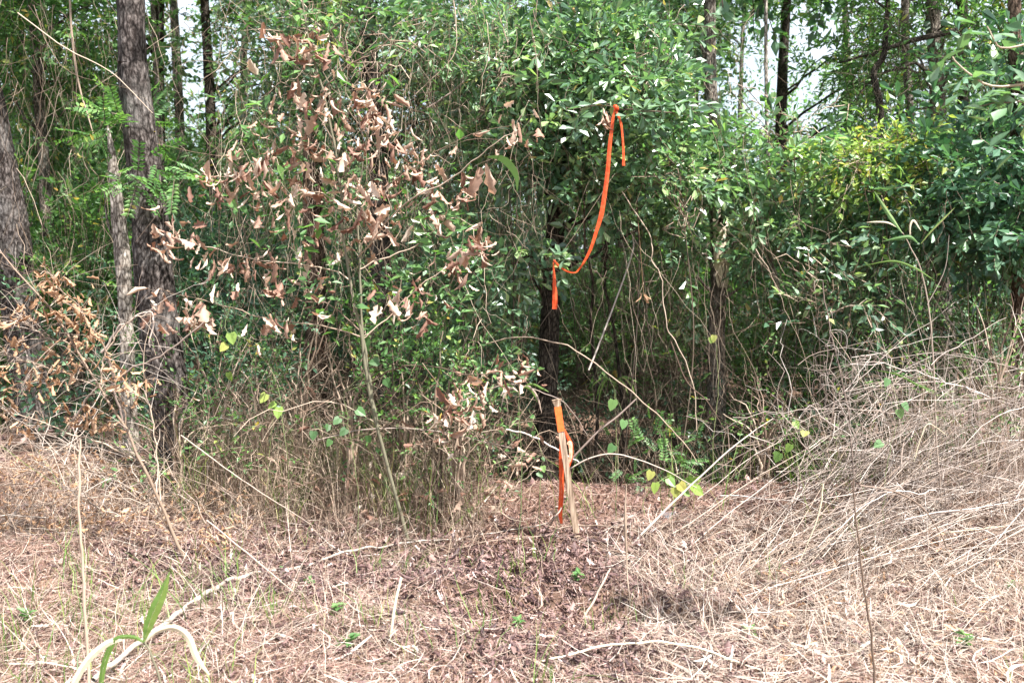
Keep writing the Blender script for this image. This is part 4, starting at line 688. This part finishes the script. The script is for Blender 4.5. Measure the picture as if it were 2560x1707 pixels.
f = P(1320, 1045, 4.75); f[2] = gh(f[0], f[1]); t = thing('broken_twig', f, 'straight grey broken twig rising to the right from behind the stake', 'twig'); b = MB(); tube1(b, [P(1296, 1072, 4.75), P(1318, 1048, 4.75), P(1375, 990, 4.8), P(1420, 955, 4.85), P(1461, 916, 4.9)], [.004, .0065, .006, .006, .005], 14, 6, .001); tube1(b, [P(1375, 990, 4.8), P(1400, 965, 4.7)], [.003, .002], 4, 5); b.build('stick', 'twig_grey', t)
t = thing('leaning_stick', P(1352, 850, 5.7), 'thin straight grey stick hanging slantwise in the hollow right of the orange ribbon', 'stick'); b = MB(); tube1(b, [P(1352, 850, 5.7), P(1380, 780, 5.75), P(1450, 590, 5.9), P(1453, 540, 5.9)], [.006, .006, .006, .004], 12, 6); b.build('stick', 'twig_grey', t)
def single(name, label, pts, radii, mat, cat, n=30, wob=.003, sides=7, grp=None):
    b = MB(); tube1(b, pts, radii, n, sides, wob); return tag(b.build(name, mat, base=pts[0]), label, cat, grp)
single('arching_vine', 'pale woody vine snaking down from the leaves at right of the orange ribbon', VP([(1430, 440), (1490, 540), (1500, 600), (1520, 640), (1530, 740), (1560, 800), (1590, 880), (1600, 990)], 5.3), [.003, .003, .0035, .003], 'twig_tan', 'vine', 40, .006)
single('arching_vine', 'thin tan arching cane crossing behind the top of the stake', VP([(1090, 800), (1180, 775), (1290, 790), (1360, 830), (1450, 900), (1540, 980), (1600, 1060)], 5.2), [.003, .004, .004, .003], 'twig_tan', 'vine', 40, .004)
single('arching_vine', 'bare twig arching from left to right low across the stake at its tape band', VP([(1160, 985), (1220, 1000), (1290, 1040), (1330, 1060)], 4.9), [.005, .005, .004], 'twig_grey', 'twig', 20, .003)
single('arching_vine', 'bent bare twig rising from the left to touch the top of the stake', VP([(1050, 925), (1160, 885), (1230, 895), (1300, 930), (1350, 1000)], 4.75), [.004, .003, .002], 'twig_grey', 'twig', 20, .003)
single('arching_vine', 'long bare twig slanting down right in front of the shrubs left of the stake', VP([(960, 900), (1100, 1000), (1160, 1040), (1190, 1075)], 4.8), [.003, .003, .002], 'twig_tan', 'twig', 20, .003)
single('arching_vine', 'dark drooping twig right of the orange ribbon knot', VP([(1440, 480), (1460, 560), (1480, 640), (1490, 740), (1500, 830)], 5.6), [.003, .003, .003], 'twig_dark', 'twig', 20, .006)
for lab, q in (('curved dark sapling stem in the light opening, left one', [(1345, 560), (1360, 640), (1358, 760), (1370, 900)]), ('dark sapling stem in the light opening, right one', [(1395, 520), (1390, 640), (1410, 760), (1430, 930)])):
    single('shaded_stem', lab, VP([(q[-1][0], 1060)] + q[::-1] + [(q[0][0] - 5, 300)], 6.6), [.014, .012, .01, .006], 'bark_dark', 'stem', 40, .006)

for lab, q, r, mt, Yq in (('long straight straw stalk slanting down right in front of the brush at left', [(415, 999), (560, 1105), (715, 1204)], .0035, 'straw', 4.3), ('long golden stalk slanting down right across the foreground below the left brush', [(475, 1194), (640, 1330), (825, 1484)], .0032, 'straw', 3.7), ('short golden stalk leaning left beside the foot of the dead shrub', [(465, 1194), (420, 1309)], .003, 'straw', 4.1),
    ('pale bent cane curving down at the right of the brush heap', [(1976, 1114), (2060, 1130), (2126, 1174), (2176, 1259), (2170, 1300)], .004, 'straw', 4.1), ('whitish upright twig in the middle of the brush heap', [(1891, 1110), (1880, 1180), (1836, 1294)], .004, 'cream', 4.0), ('nearly level pale twig at the right end of the brush heap', [(2160, 1225), (2240, 1215), (2310, 1208)], .003, 'cream', 4.2),
    ('tan cane arching low to the right from behind the stake', [(1310, 1075), (1360, 1050), (1426, 1044), (1526, 1079), (1600, 1120)], .004, 'straw', 4.8), ('curved vine running down right past the trunk with sunlit patch', [(1541, 784), (1576, 874), (1626, 924), (1676, 1009)], .004, 'twig_tan', 5.2), ('small hooked pale twig above the right of the brush heap', [(2100, 1060), (2111, 1019), (2131, 974), (2176, 999)], .003, 'cream', 4.4),
    ('long grey twig crossing low behind the sapling stem', [(730, 1010), (850, 985), (1000, 990), (1180, 1030)], .003, 'twig_grey', 4.8), ('grey diagonal branch rising right through the leaves left of the central trunk', [(980, 250), (1040, 210), (1100, 160), (1180, 130)], .006, 'twig_grey', 5.6), ('thin pale vine hanging from the top of the photo left of centre', [(1040, -20), (1048, 60), (1045, 120), (1015, 160), (950, 220)], .003, 'twig_tan', 5.2),
    ('reddish brown hanging vine between the left trunks', [(160, -20), (165, 80), (180, 190), (200, 260), (215, 310)], .007, 'twig_tan', 6.0), ('long tan twig slanting down right behind the left trunks', [(40, 30), (150, 110), (260, 170), (350, 260)], .0035, 'twig_tan', 5.0)):
    single('bare_twig', lab, VP(q, Yq), [r, r, r * .8, r * .5], mt, 'twig', 26, .0014)
# fallen branches and sticks on the ground
def gpath(lst, dz=.02): return [GP(x, y) + A([0, 0, d[0] if d else dz]) for x, y, *d in lst]
t = thing('fallen_branch', GP(410, 1440), 'long pale fallen branch lying diagonally from bottom left to the sapling foot', 'branch'); b = MB()
tube1(b, gpath([(215, 1600, .06), (300, 1525, .055), (380, 1465, .055), (450, 1405, .05), (530, 1355, .045), (610, 1325, .03)]), [.009, .0105, .011, .0105, .0095, .008], 40, 8, .004); b.build('thick_end', 'cream_grey', t)
b = MB(); tube1(b, gpath([(600, 1328, .03), (700, 1310, .02), (780, 1290, .045), (860, 1275, .045), (980, 1255, .03), (1120, 1238, .03), (1260, 1220, .04)]), [.0065, .0065, .006, .005, .004, .0025], 50, 7, .005); b.build('thin_end', 'cream_grey', t)
single('fallen_twig', 'thin yellowish crooked twig lying below the foot of the stake', gpath([(1030, 1275, .02), (1120, 1255, .03), (1240, 1245, .04), (1310, 1228, .05), (1390, 1227, .05), (1440, 1232, .04), (1500, 1236, .02)]), [.003, .004, .0045, .004, .003], 'straw', 'twig', 40, .004)
single('upright_stick', 'short pale stick poking up from the foreground straw below the sapling', [GP(896, 1465), P(905, 1400, GP(896, 1465)[1] + .01), P(921, 1325, GP(896, 1465)[1] + .03)], [.006, .006, .005], 'cream', 'stick', 10, .001)
single('fallen_twig', 'short straight tan stick lying slantwise left of the stake foot', gpath([(1062, 1225, .01), (1100, 1180, .03), (1140, 1135, .05)]), [.004, .005, .004], 'straw', 'stick', 12, .001)
single('fallen_twig', 'short pale mossy stick leaning at the left foot of the stake', [GP(1250, 1225), P(1270, 1195, 4.5), P(1290, 1165, 4.5)], [.005, .005, .004], 'twig_grey', 'stick', 12, .002)
single('fallen_twig', 'crooked straw-coloured twig below the ferny seedling', gpath([(1340, 1425, .01), (1365, 1395, .04), (1385, 1370, .07), (1400, 1345, .09)]), [.006, .006, .005, .004], 'straw', 'twig', 14, .003)
single('fallen_twig', 'long pale arched twig running off right along the bottom of the photo', gpath([(1240, 1530, .02), (1400, 1510, .05), (1550, 1512, .06), (1700, 1545, .04), (1800, 1575, .02)]), [.004, .004, .004, .003], 'cream', 'twig', 40, .003)
single('fallen_twig', 'thin twig slanting down the bank right of the upright pale stick', gpath([(880, 1290, .02), (1000, 1320, .03), (1100, 1350, .03), (1180, 1375, .02)]), [.003, .003, .002], 'twig_grey', 'twig', 24, .004)
single('fallen_log', 'short weathered log half buried in litter behind the stake to its left', [GP(1050, 1075) + A([0, 0, .03]), GP(1120, 1062) + A([0, 0, .05]), GP(1195, 1045) + A([0, 0, .06])], [.045, .055, .05], 'log', 'log', 20, .003, 14)
single('foreground_stalk', 'dark thin dead stalk standing near the camera at left', [A([*P(205, 1620, 2.75)[:2], float(gh(*P(205, 1620, 2.75)[:2]))]), P(200, 1500, 2.75), P(190, 1300, 2.75), P(182, 1150, 2.75), P(185, 1010, 2.77)], [.006, .005, .004, .003], 'twig_tan', 'stalk', 30, .002)
single('foreground_stalk', 'dark thin dead stalk standing near the camera at right in front of the brush', [A([*P(2015, 1640, 2.7)[:2], float(gh(*P(2015, 1640, 2.7)[:2]))]), P(2005, 1500, 2.7), P(1985, 1350, 2.7), P(1968, 1200, 2.7), P(1960, 1100, 2.7)], [.0042, .0036, .003, .002], 'twig_tan', 'stalk', 30, .002)
single('dead_stalk', 'thin stalk with a brown seed head right of the stake', [GP(1450, 1420), P(1440, 1300, 4.0), P(1436, 1200, 4.0), P(1438, 1110, 4.0)], [.003, .003, .007, .002], 'twig_tan', 'stalk', 22, .002)
for i, (x, y, r, lab) in enumerate([(1545, 1185, .055, 'flat dark grey stone in the straw right of the stake')]):
    c = GP(x, y); th = np.linspace(0, pi / 2, 7)[:, None]; ph = np.linspace(0, 2 * pi, 19)[:-1][None]; rr = r * (1 + .12 * np.sin(3 * ph + 1) + .08 * np.sin(5 * ph)); v = np.stack([rr * np.cos(th) * np.cos(ph) * 1.5, rr * np.cos(th) * np.sin(ph), .5 * rr * np.sin(th) + 0 * ph], -1) + c + A([0, 0, -.005]); b = MB()
    k, s = np.meshgrid(np.arange(6), np.arange(18), indexing='ij'); s2 = (s + 1) % 18; b.add(v, np.stack([k * 18 + s, k * 18 + s2, (k + 1) * 18 + s2, (k + 1) * 18 + s], -1)); tag(b.build('stone', 'stone', base=c), lab, 'stone')

# ================================================================== SURVEY STAKE with its tape
sf = GP(1326, 1238); SY2 = sf[1]; top = P(1278, 917, SY2 - .02)
stake = thing('survey_stake', sf, 'weathered wooden survey stake wrapped with orange tape, leaning left in leaf litter', 'stake')
ax = norm(top - sf); sx = norm(np.cross(ax, A([0, 1., 0])) * -1 + A([0, .12, 0])); 
if sx[0] < 0: sx = -sx
sy = norm(np.cross(ax, sx)); 
if sy[1] < 0: sy = -sy
Ls = np.linalg.norm(top - sf)
def box_along(b, s0, s1, w, d, off=(0, 0), n=8, jit=.0006, w1=None):
    s = np.linspace(s0, s1, n); V = []
    for i, q in enumerate(s):
        ww = w if w1 is None else w + (w1 - w) * i / (n - 1)
        for a, c in ((-.5, -.5), (.5, -.5), (.5, .5), (-.5, .5)): V.append(sf + ax * q + sx * (a * ww + off[0] + rng.normal(0, jit)) + sy * (c * d + off[1] + rng.normal(0, jit)))
    F = [[4 * i + j, 4 * i + (j + 1) % 4, 4 * i + 4 + (j + 1) % 4, 4 * i + 4 + j] for i in range(n - 1) for j in range(4)] + [[0, 3, 2, 1], [4 * n - 4, 4 * n - 3, 4 * n - 2, 4 * n - 1]]
    b.add(V, F)
b = MB(); box_along(b, -.12, Ls * .985, .033, .014, n=16); b.build('post', 'lath', stake, smooth=False)
b = MB(); box_along(b, Ls * .955, Ls * 1.0, .034, .0155, n=4, w1=.05, jit=.0015); box_along(b, Ls * .93, Ls * .956, .0335, .0148, n=3); b.build('splayed_top', 'lath', stake, smooth=False)
b = MB(); box_along(b, Ls * .775, Ls * .95, .0365, .0175, n=6, jit=.0004); b.build('tape_band', 'tape_light', stake, smooth=False)
def ribbon(b, pts, w, side, n=24, mi=0, twist=None):
    n = n * 2; p = smooth_path(pts, n) + rng.normal(0, 1, (n, 3)) * A([.0002, .0004, .0002]); ww = np.interp(np.linspace(0, 1, n), np.linspace(0, 1, len(w)), w) * (1 + rng.normal(0, .015, n)); t = norm(np.gradient(p, axis=0)); sd = norm(np.cross(t, A([0, 1., 0])) + 1e-6)
    if twist is not None: a = np.interp(np.linspace(0, 1, n), np.linspace(0, 1, len(twist)), twist)[:, None]; sd = norm(sd * np.cos(a) + A([0, 1., 0]) * np.sin(a))
    q = p + norm(np.cross(t, sd)) * (ww * .16)[:, None]; strips(b, ((p + q) / 2 + sd * ww[:, None] * .25)[None], (ww * .5)[None], norm(sd + norm(np.cross(t, sd)) * -.3)[None], A([.5]), mi); strips(b, ((p + q) / 2 - sd * ww[:, None] * .25)[None], (ww * .5)[None], norm(sd + norm(np.cross(t, sd)) * .3)[None], A([.5]), mi)
Yb = SY2 + .03
b = MB(); ribbon(b, VP([(1290, 1000, Yb - .005), (1289, 1060, Yb), (1290, 1120, Yb), (1287, 1175, Yb), (1290, 1202, Yb)], Yb), [.02, .026, .027, .025, .016], None, 20, twist=[0, .2, -.1, .3, .6]); b.build('tape_tail', 'tape', stake)
b = MB(); Yc = SY2 - .012
ribbon(b, VP([(1296, 985), (1306, 1008), (1312, 1022), (1312, 1050), (1306, 1075), (1304, 1090)], Yb - .01), [.008, .02, .022, .018, .01, .004], None, 18, twist=[.4, .2, -.3, .1, .3, .5]); b.build('tape_knot', 'tape', stake)
b = MB(); ribbon(b, VP([(1303, 1020), (1309, 1017), (1311, 1035), (1310, 1052), (1306, 1068)], Yc), [.012, .024, .022, .018, .004], None, 14, twist=[-.3, .2, .6, 0, .4]); b.build('faded_tape_fold', 'tape_faded', stake)

# ================================================================== LONG ORANGE RIBBON
def C5(x, y): return ((1330 + .35714 * x) * .91875, (240 + .35714 * y) * .91875)
RY = 4.75; rib = thing('flagging_ribbon', P(*C5(583, 85), RY), 'long bright orange ribbon tied to a leafy twig, looping down before the trees', 'ribbon')
def rp(l, Y=RY): return [P(*C5(*q[:2]), q[2] if len(q) > 2 else Y) for q in l]
px = .35714 / 2217 * RY
b = MB(); ribbon(b, rp([(580, 105), (568, 150), (560, 220), (545, 340), (530, 520), (510, 680), (485, 830), (450, 950), (425, 1030), (395, 1105), (350, 1185), (315, 1228, RY + .03), (290, 1236, RY + .06), (240, 1225, RY + .1), (195, 1195, RY + .14), (158, 1158, RY + .17)]), A([16, 20, 23, 27, 29, 31, 34, 26, 27, 20, 15, 13, 12, 13, 16, 14]) * px, None, 70, twist=[.5, .2, 0, .1, -.1, .1, .2, .5, .1, .4, .7, .2, .1, .2]); b.build('hanging_strand', 'tape', rib)
b = MB(); ribbon(b, rp([(150, 1160), (153, 1220), (156, 1290), (160, 1380), (161, 1440), (158, 1492)], RY + .17), A([9, 14, 24, 36, 40, 36]) * px, None, 22, twist=[.4, .2, .1, 0, .1]); b.build('lower_tail', 'tape', rib)
b = MB(); ribbon(b, rp([(588, 100), (605, 140), (625, 205), (634, 290), (640, 390), (641, 490)]), A([14, 17, 18, 16, 17, 22]) * px, None, 22, twist=[.6, .3, .5, .2, .1]); b.build('upper_tail', 'tape', rib)
b = MB(); tube1(b, rp([(572, 72), (580, 78), (592, 88), (584, 100), (574, 110)]), [.004, .011, .013, .010, .004], 14, 7, .0025); b.build('knot', 'tape', rib)
b = MB(); tube1(b, rp([(148, 1160), (155, 1150), (163, 1162)], RY + .17), [.003, .005, .003], 8, 6); b.build('knot', 'tape', rib)
# twigs that carry the ribbon, with leaves
def leafy_twig(name, label, pts, spots, size, mat='oak_green', kind='oak', r=(.004, .0015), smat='twig_dark'):
    t = thing(name, pts[0], label, 'branch'); b = MB(); p = tube1(b, pts, r, 20, 5, .003); b.build('stem', smat, t); b = MB(); n = len(spots); lp = A(spots); tw = MB()
    q = []
    for s in lp:
        a = p[int(np.argmin(np.linalg.norm(p - s, axis=1)))]; tw = MB(); tube1(tw, [a, s], [.0015, .001], 4, 4); tw.build('twig', smat, t)
        for k in range(4): an = U(0, 6.28); q.append((s, norm(A([cos(an), U(-.6, .2), sin(an) * .7]))))
    pos = A([u[0] for u in q]); d = A([u[1] for u in q]); lv, lf = LEAF[kind]; inst(b, lv, lf, A([.5, .5]), pos, frames(d, norm(A([0, -.6, .8]) + rng.normal(0, .3, (len(q), 3)))), size * U(.75, 1.2, len(q)), rng.normal(0.05, .12, len(q))); b.build('foliage', mat, t, smooth=False); return t
leafy_twig('leafy_branch', 'leafy oak branch from which the top of the orange ribbon hangs', rp([(1000, 120), (800, 110), (690, 105), (590, 88), (480, 60), (300, 90), (150, 60)], RY + .02), rp([(420, 60), (330, 150), (240, 100), (700, 60), (780, 90), (900, 70), (160, 40), (660, 140), (1000, 60), (300, 230)], RY), .075)
leafy_twig('leafy_branch', 'small leafy twig that holds the lower knot of the orange ribbon', [P(1285, 560, 6.15), P(1278, 585, 5.6), P(1273, 603, RY + .17), P(1272, 590, RY + .1)], rp([(140, 1110), (200, 1110), (120, 1060), (230, 1140)], RY + .12), .055)
b = MB(); c = P(1385, 262, RY + .02); n = 7; dead_leaves(b, c + rng.normal(0, .02, (n, 3)), norm(A([0, 0, -1.]) + rng.normal(0, .4, (n, 3))), norm(rng.normal(size=(n, 3))), U(.06, .11, n), U(.5, .9, n)); tag(b.build('dead_leaf_cluster', 'dead_pink', base=c), 'bunch of curled pink-brown leaves beside the upper ribbon knot', 'dead leaves')
b = MB(); c = P(1478, 672, 5.2); n = 4; dead_leaves(b, c + rng.normal(0, .01, (n, 3)), norm(A([0, 0, -1.]) + rng.normal(0, .3, (n, 3))), norm(rng.normal(size=(n, 3))), U(.05, .08, n), U(.4, .9, n)); tube1(b, [c, P(1470, 560, 5.3), P(1462, 470, 5.4)], [.0012, .0012], 8, 3); tag(b.build('dead_leaf_cluster', 'dead_tan', base=c), 'brown curled leaf dangling alone in the dark hollow right of the ribbon', 'dead leaves')

# ================================================================== SINGLE GREEN-YELLOW VINE LEAVES (greenbrier)
def brier(label, pts, Y, leaves, mat='yellow_green', size=.05, foot=True):
    p0 = P(*pts[0], Y); q = VP(pts, Y)
    if foot: q = [A([p0[0], p0[1], float(gh(p0[0], p0[1]))])] + q
    t = thing('greenbrier', q[0], label, 'vine'); b = MB(); p = tube1(b, q, [.0022, .0018, .0012], 30, 5, .004); b.build('stem', 'stem_green', t); b = MB(); lp = A(VP(leaves, Y - .01)); n = len(lp)
    for s in lp: a = p[int(np.argmin(np.linalg.norm(p - s, axis=1)))]; tube1(b, [a, s + A([0, 0, .015])], [.0012, .0008], 4, 4, mi=1, r=A([.5]))
    R = frames(norm(A([0, -.3, -1.]) + rng.normal(0, .7, (n, 3)) * A([1, .4, .5])), norm(A([0, -1., .5]) + rng.normal(0, .35, (n, 3)))); v = [(0, 0, 0)]
    lv = A([[0, 0, 0], [.3, -.08, .03], [.46, .22, .05], [.3, .65, .03], [0, 1, -.05], [-.3, .65, .03], [-.46, .22, .05], [-.3, -.08, .03]]); lf = A([[0, 1, 2, 3], [0, 3, 4, 5], [0, 5, 6, 7]])
    inst(b, lv, lf, A([.5, .5, .5]), lp, R, size * U(.8, 1.2, n), rng.normal(0, .3, n)); b.build('leaves', [mat, 'stem_green'], t, smooth=False)
brier('vine with round yellow-green leaves in front of the shade low right of the stake', [(1480, 1150), (1520, 1100), (1570, 1085), (1610, 1105)], 4.95, [(1497, 1082), (1505, 1108), (1545, 1085), (1560, 1110), (1580, 1095), (1595, 1120), (1550, 1120), (1600, 1095), (1535, 1098), (1570, 1125), (1588, 1108)], size=.062)
brier('thin vine with three heart-shaped leaves hanging one above another right of the stake top', [(1415, 1100), (1420, 1020), (1430, 960), (1412, 900)], 4.9, [(1409, 918), (1434, 965), (1410, 1022)], 'fresh_green', .065)
brier('thin vine with small bright leaves climbing left of the stake', [(1240, 1120), (1245, 1040), (1225, 970), (1215, 940)], 4.85, [(1220, 955), (1217, 970), (1245, 1050), (1246, 1070), (1235, 1085), (1225, 990)], 'fresh_green', .035)
brier('vine with bright leaves above the left brush near the reddish trunk', [(660, 1060), (650, 980), (640, 900), (600, 800), (520, 760), (530, 700)], 4.7, [(632, 925), (640, 935), (612, 905), (520, 790), (525, 855), (530, 765)], 'yellow_green', .055)
brier('vine with yellowing leaves beside the lower stem of the sapling', [(820, 1100), (800, 980), (790, 900)], 4.6, [(780, 960), (795, 985), (820, 940), (755, 975), (760, 1010), (870, 830), (885, 870), (845, 1000), (720, 990)], 'fresh_green', .05)
brier('vine with one yellow leaf before the foot of the trunk with sunlit patch', [(1640, 1000), (1650, 880), (1645, 790)], 5.6, [(1640, 770), (1632, 775)], 'yellow_green', .05)
brier('vine with yellow leaf and green leaf amid the brush at right', [(1850, 1150), (1830, 1050), (1830, 960)], 4.7, [(1825, 968), (1815, 1020), (1790, 1040), (1850, 990)], 'yellow_green', .055)
brier('vine with pale leaves in the right brush heap', [(2030, 1150), (2040, 1050), (2070, 940)], 4.5, [(2025, 1015), (2075, 925), (2065, 940), (2040, 870)], 'pale_green', .055)

# ================================================================== CANE PLANTS
def blade(b, pts, w, Y, side=None, r=.5, n=16, mi=0, tw=.3):
    ribbon(b, VP(pts, Y), w, None, n, mi, twist=[-tw, 0, tw]); b.R[-1] = np.full(len(b.R[-1]), r)
f = P(372, 1640, 2.62); f[2] = gh(f[0], f[1]); t = thing('cane_seedling', f, 'cane seedling with one upright green blade and drooping cream blades at bottom left', 'cane plant')
b = MB(); tube1(b, [f, P(372, 1580, 2.62), P(350, 1510, 2.62), (P(333, 1473, 2.62))], [.004, .0035, .003], 16, 7, .001); b.build('stem', 'stem_olive', t)
def bld(name, pts, w, mat, r): b = MB(); blade(b, pts, w, 2.62, r=r); b.build(name, mat, t)
bld('blade', [(331, 1472), (340, 1440), (358, 1395), (376, 1355), (390, 1312)], [.006, .028, .036, .027, .003], 'grass_green', .62)
bld('blade', [(331, 1474), (305, 1462), (270, 1465), (252, 1490), (238, 1530), (230, 1590)], [.006, .012, .014, .018, .018, .012], 'grass_green', .35)
bld('dry_blade', [(280, 1466), (245, 1478), (205, 1512), (175, 1560), (155, 1620)], [.012, .02, .022, .02, .012], 'cream', .8)
bld('dry_blade', [(334, 1474), (360, 1450), (400, 1440), (432, 1462), (452, 1510), (480, 1548)], [.005, .015, .02, .022, .02, .004], 'cream', .5)
f = GP(2165, 1180); t = thing('tall_cane', f, 'tall thin cane with pale pointed blades standing before the dark evergreen bushes at right', 'cane plant')
YC = f[1]; b = MB(); tube1(b, [f] + VP([(2150, 1000), (2145, 850), (2135, 720), (2115, 620), (2085, 555), (2060, 520)], YC), [.005, .0045, .004, .003, .002], 40, 6, .002); tube1(b, VP([(2130, 700), (2170, 620), (2180, 540)], YC), [.002, .001], 10, 5); b.build('stem', 'straw', t)
for nm, pts, w, m, r in (('blade', [(2072, 535), (2050, 505), (2030, 475), (2008, 440)], [.006, .022, .02, .003], 'pale_green', .9), ('blade', [(2110, 560), (2090, 545), (2060, 548), (2025, 555)], [.004, .02, .018, .002], 'fresh_green', .7), ('blade', [(2065, 525), (2040, 512), (2010, 510), (1990, 511)], [.004, .009, .009, .002], 'cream', .4),
    ('blade', [(2140, 640), (2100, 615), (2050, 600), (1985, 610)], [.004, .011, .012, .002], 'grass_green', .5), ('blade', [(2115, 560), (2140, 530), (2170, 500), (2192, 478)], [.004, .01, .009, .002], 'grass_green', .9), ('dry_blade', [(2090, 540), (2092, 515), (2100, 508), (2115, 530)], [.003, .01, .012, .003], 'cream', .5), ('blade', [(2150, 900), (2110, 885), (2060, 860), (2010, 850)], [.004, .012, .012, .002], 'grass_green', .3)):
    b = MB(); blade(b, pts, w, YC - .02, r=r); b.build(nm, m, t)
for lab, x, y, sz, Yp in (('cluster of pale withered blades and green ones left of the stake top', 1190, 900, 1, 4.7), ('small green cane tuft in the shade right of the stake', 1410, 880, .8, 6.2)):
    f = P(x, y, Yp); g = A([f[0], f[1], float(gh(f[0], f[1]))]); t = thing('cane_seedling', g, lab, 'cane plant'); b = MB(); tube1(b, [g, (g + f) / 2 + A([.02, 0, 0]), f], [.003, .0025, .002], 14, 5, .002); b.build('stem', 'stem_green', t)
    for k in range(6):
        b = MB(); s = -1 if k % 2 else 1; l = U(35, 75) * sz; blade(b, [(x, y), (x + s * l * .4, y - l * .25), (x + s * l * .8, y - l * .1 + k * 4), (x + s * l, y + k * 12)], [.004, .014, .013, .002], Yp, r=U(.3, 1)); b.build('dry_blade' if (k in (1, 3, 4) and sz == 1) else 'blade', 'straw' if (k in (1, 3, 4) and sz == 1) else 'grass_green', t)

# ---- green seedlings dotted over the ground
for i, (x, y, s, lab) in enumerate([(1190, 1452, 1.0, 'bright green seedling alone in the straw at bottom centre'), (775, 1418, 1.2, 'blue-green seedling below the foot of the sapling'), (1330, 1340, 1.1, 'small ferny seedling directly below the stake'), (712, 1352, .9, 'green seedling beside the fallen branch'), (2215, 1500, 1.4, 'bright green seedling near the bottom right corner'), (1740, 1325, .5, 'tiny green sprout in the straw at right'),
     (65, 1440, 1.2, 'low green seedlings at the left edge of the foreground'), (1725, 1470, 1.0, 'tiny green sprout at the bottom right of centre'), (650, 1320, .7, 'small green sprout just above the fallen branch'), (1075, 1190, .9, 'small green sprout in the litter between sapling and stake'), (2320, 1360, .9, 'green sprout at the right edge'), (800, 1500, 1.3, 'green grassy seedling at the bottom left of centre')]):
    g = GP(x, y); t = thing('seedling', g, lab, 'seedling', 'green seedlings on the ground'); b = MB(); tube1(b, [g - A([0, 0, .01]), g + A([.003, 0, .05 * s])], [.0015, .001], 5, 4); b.build('stem', 'stem_green', t)
    n = 14; a = U(0, 6.28, n); pos = g + np.stack([0 * a, 0 * a, U(.02, .055, n) * s], -1); R = frames(norm(np.stack([np.cos(a), np.sin(a), U(0, .7, n)], -1)), norm(A([0, 0, 1.]) + rng.normal(0, .3, (n, 3)))); b = MB(); lv, lf = LEAF['ovate']; inst(b, lv, lf, A([.5, .5]), pos, R, .038 * s * U(.6, 1.2, n), U(-.1, .3, n)); b.build('leaves', 'fresh_green', t, smooth=False)
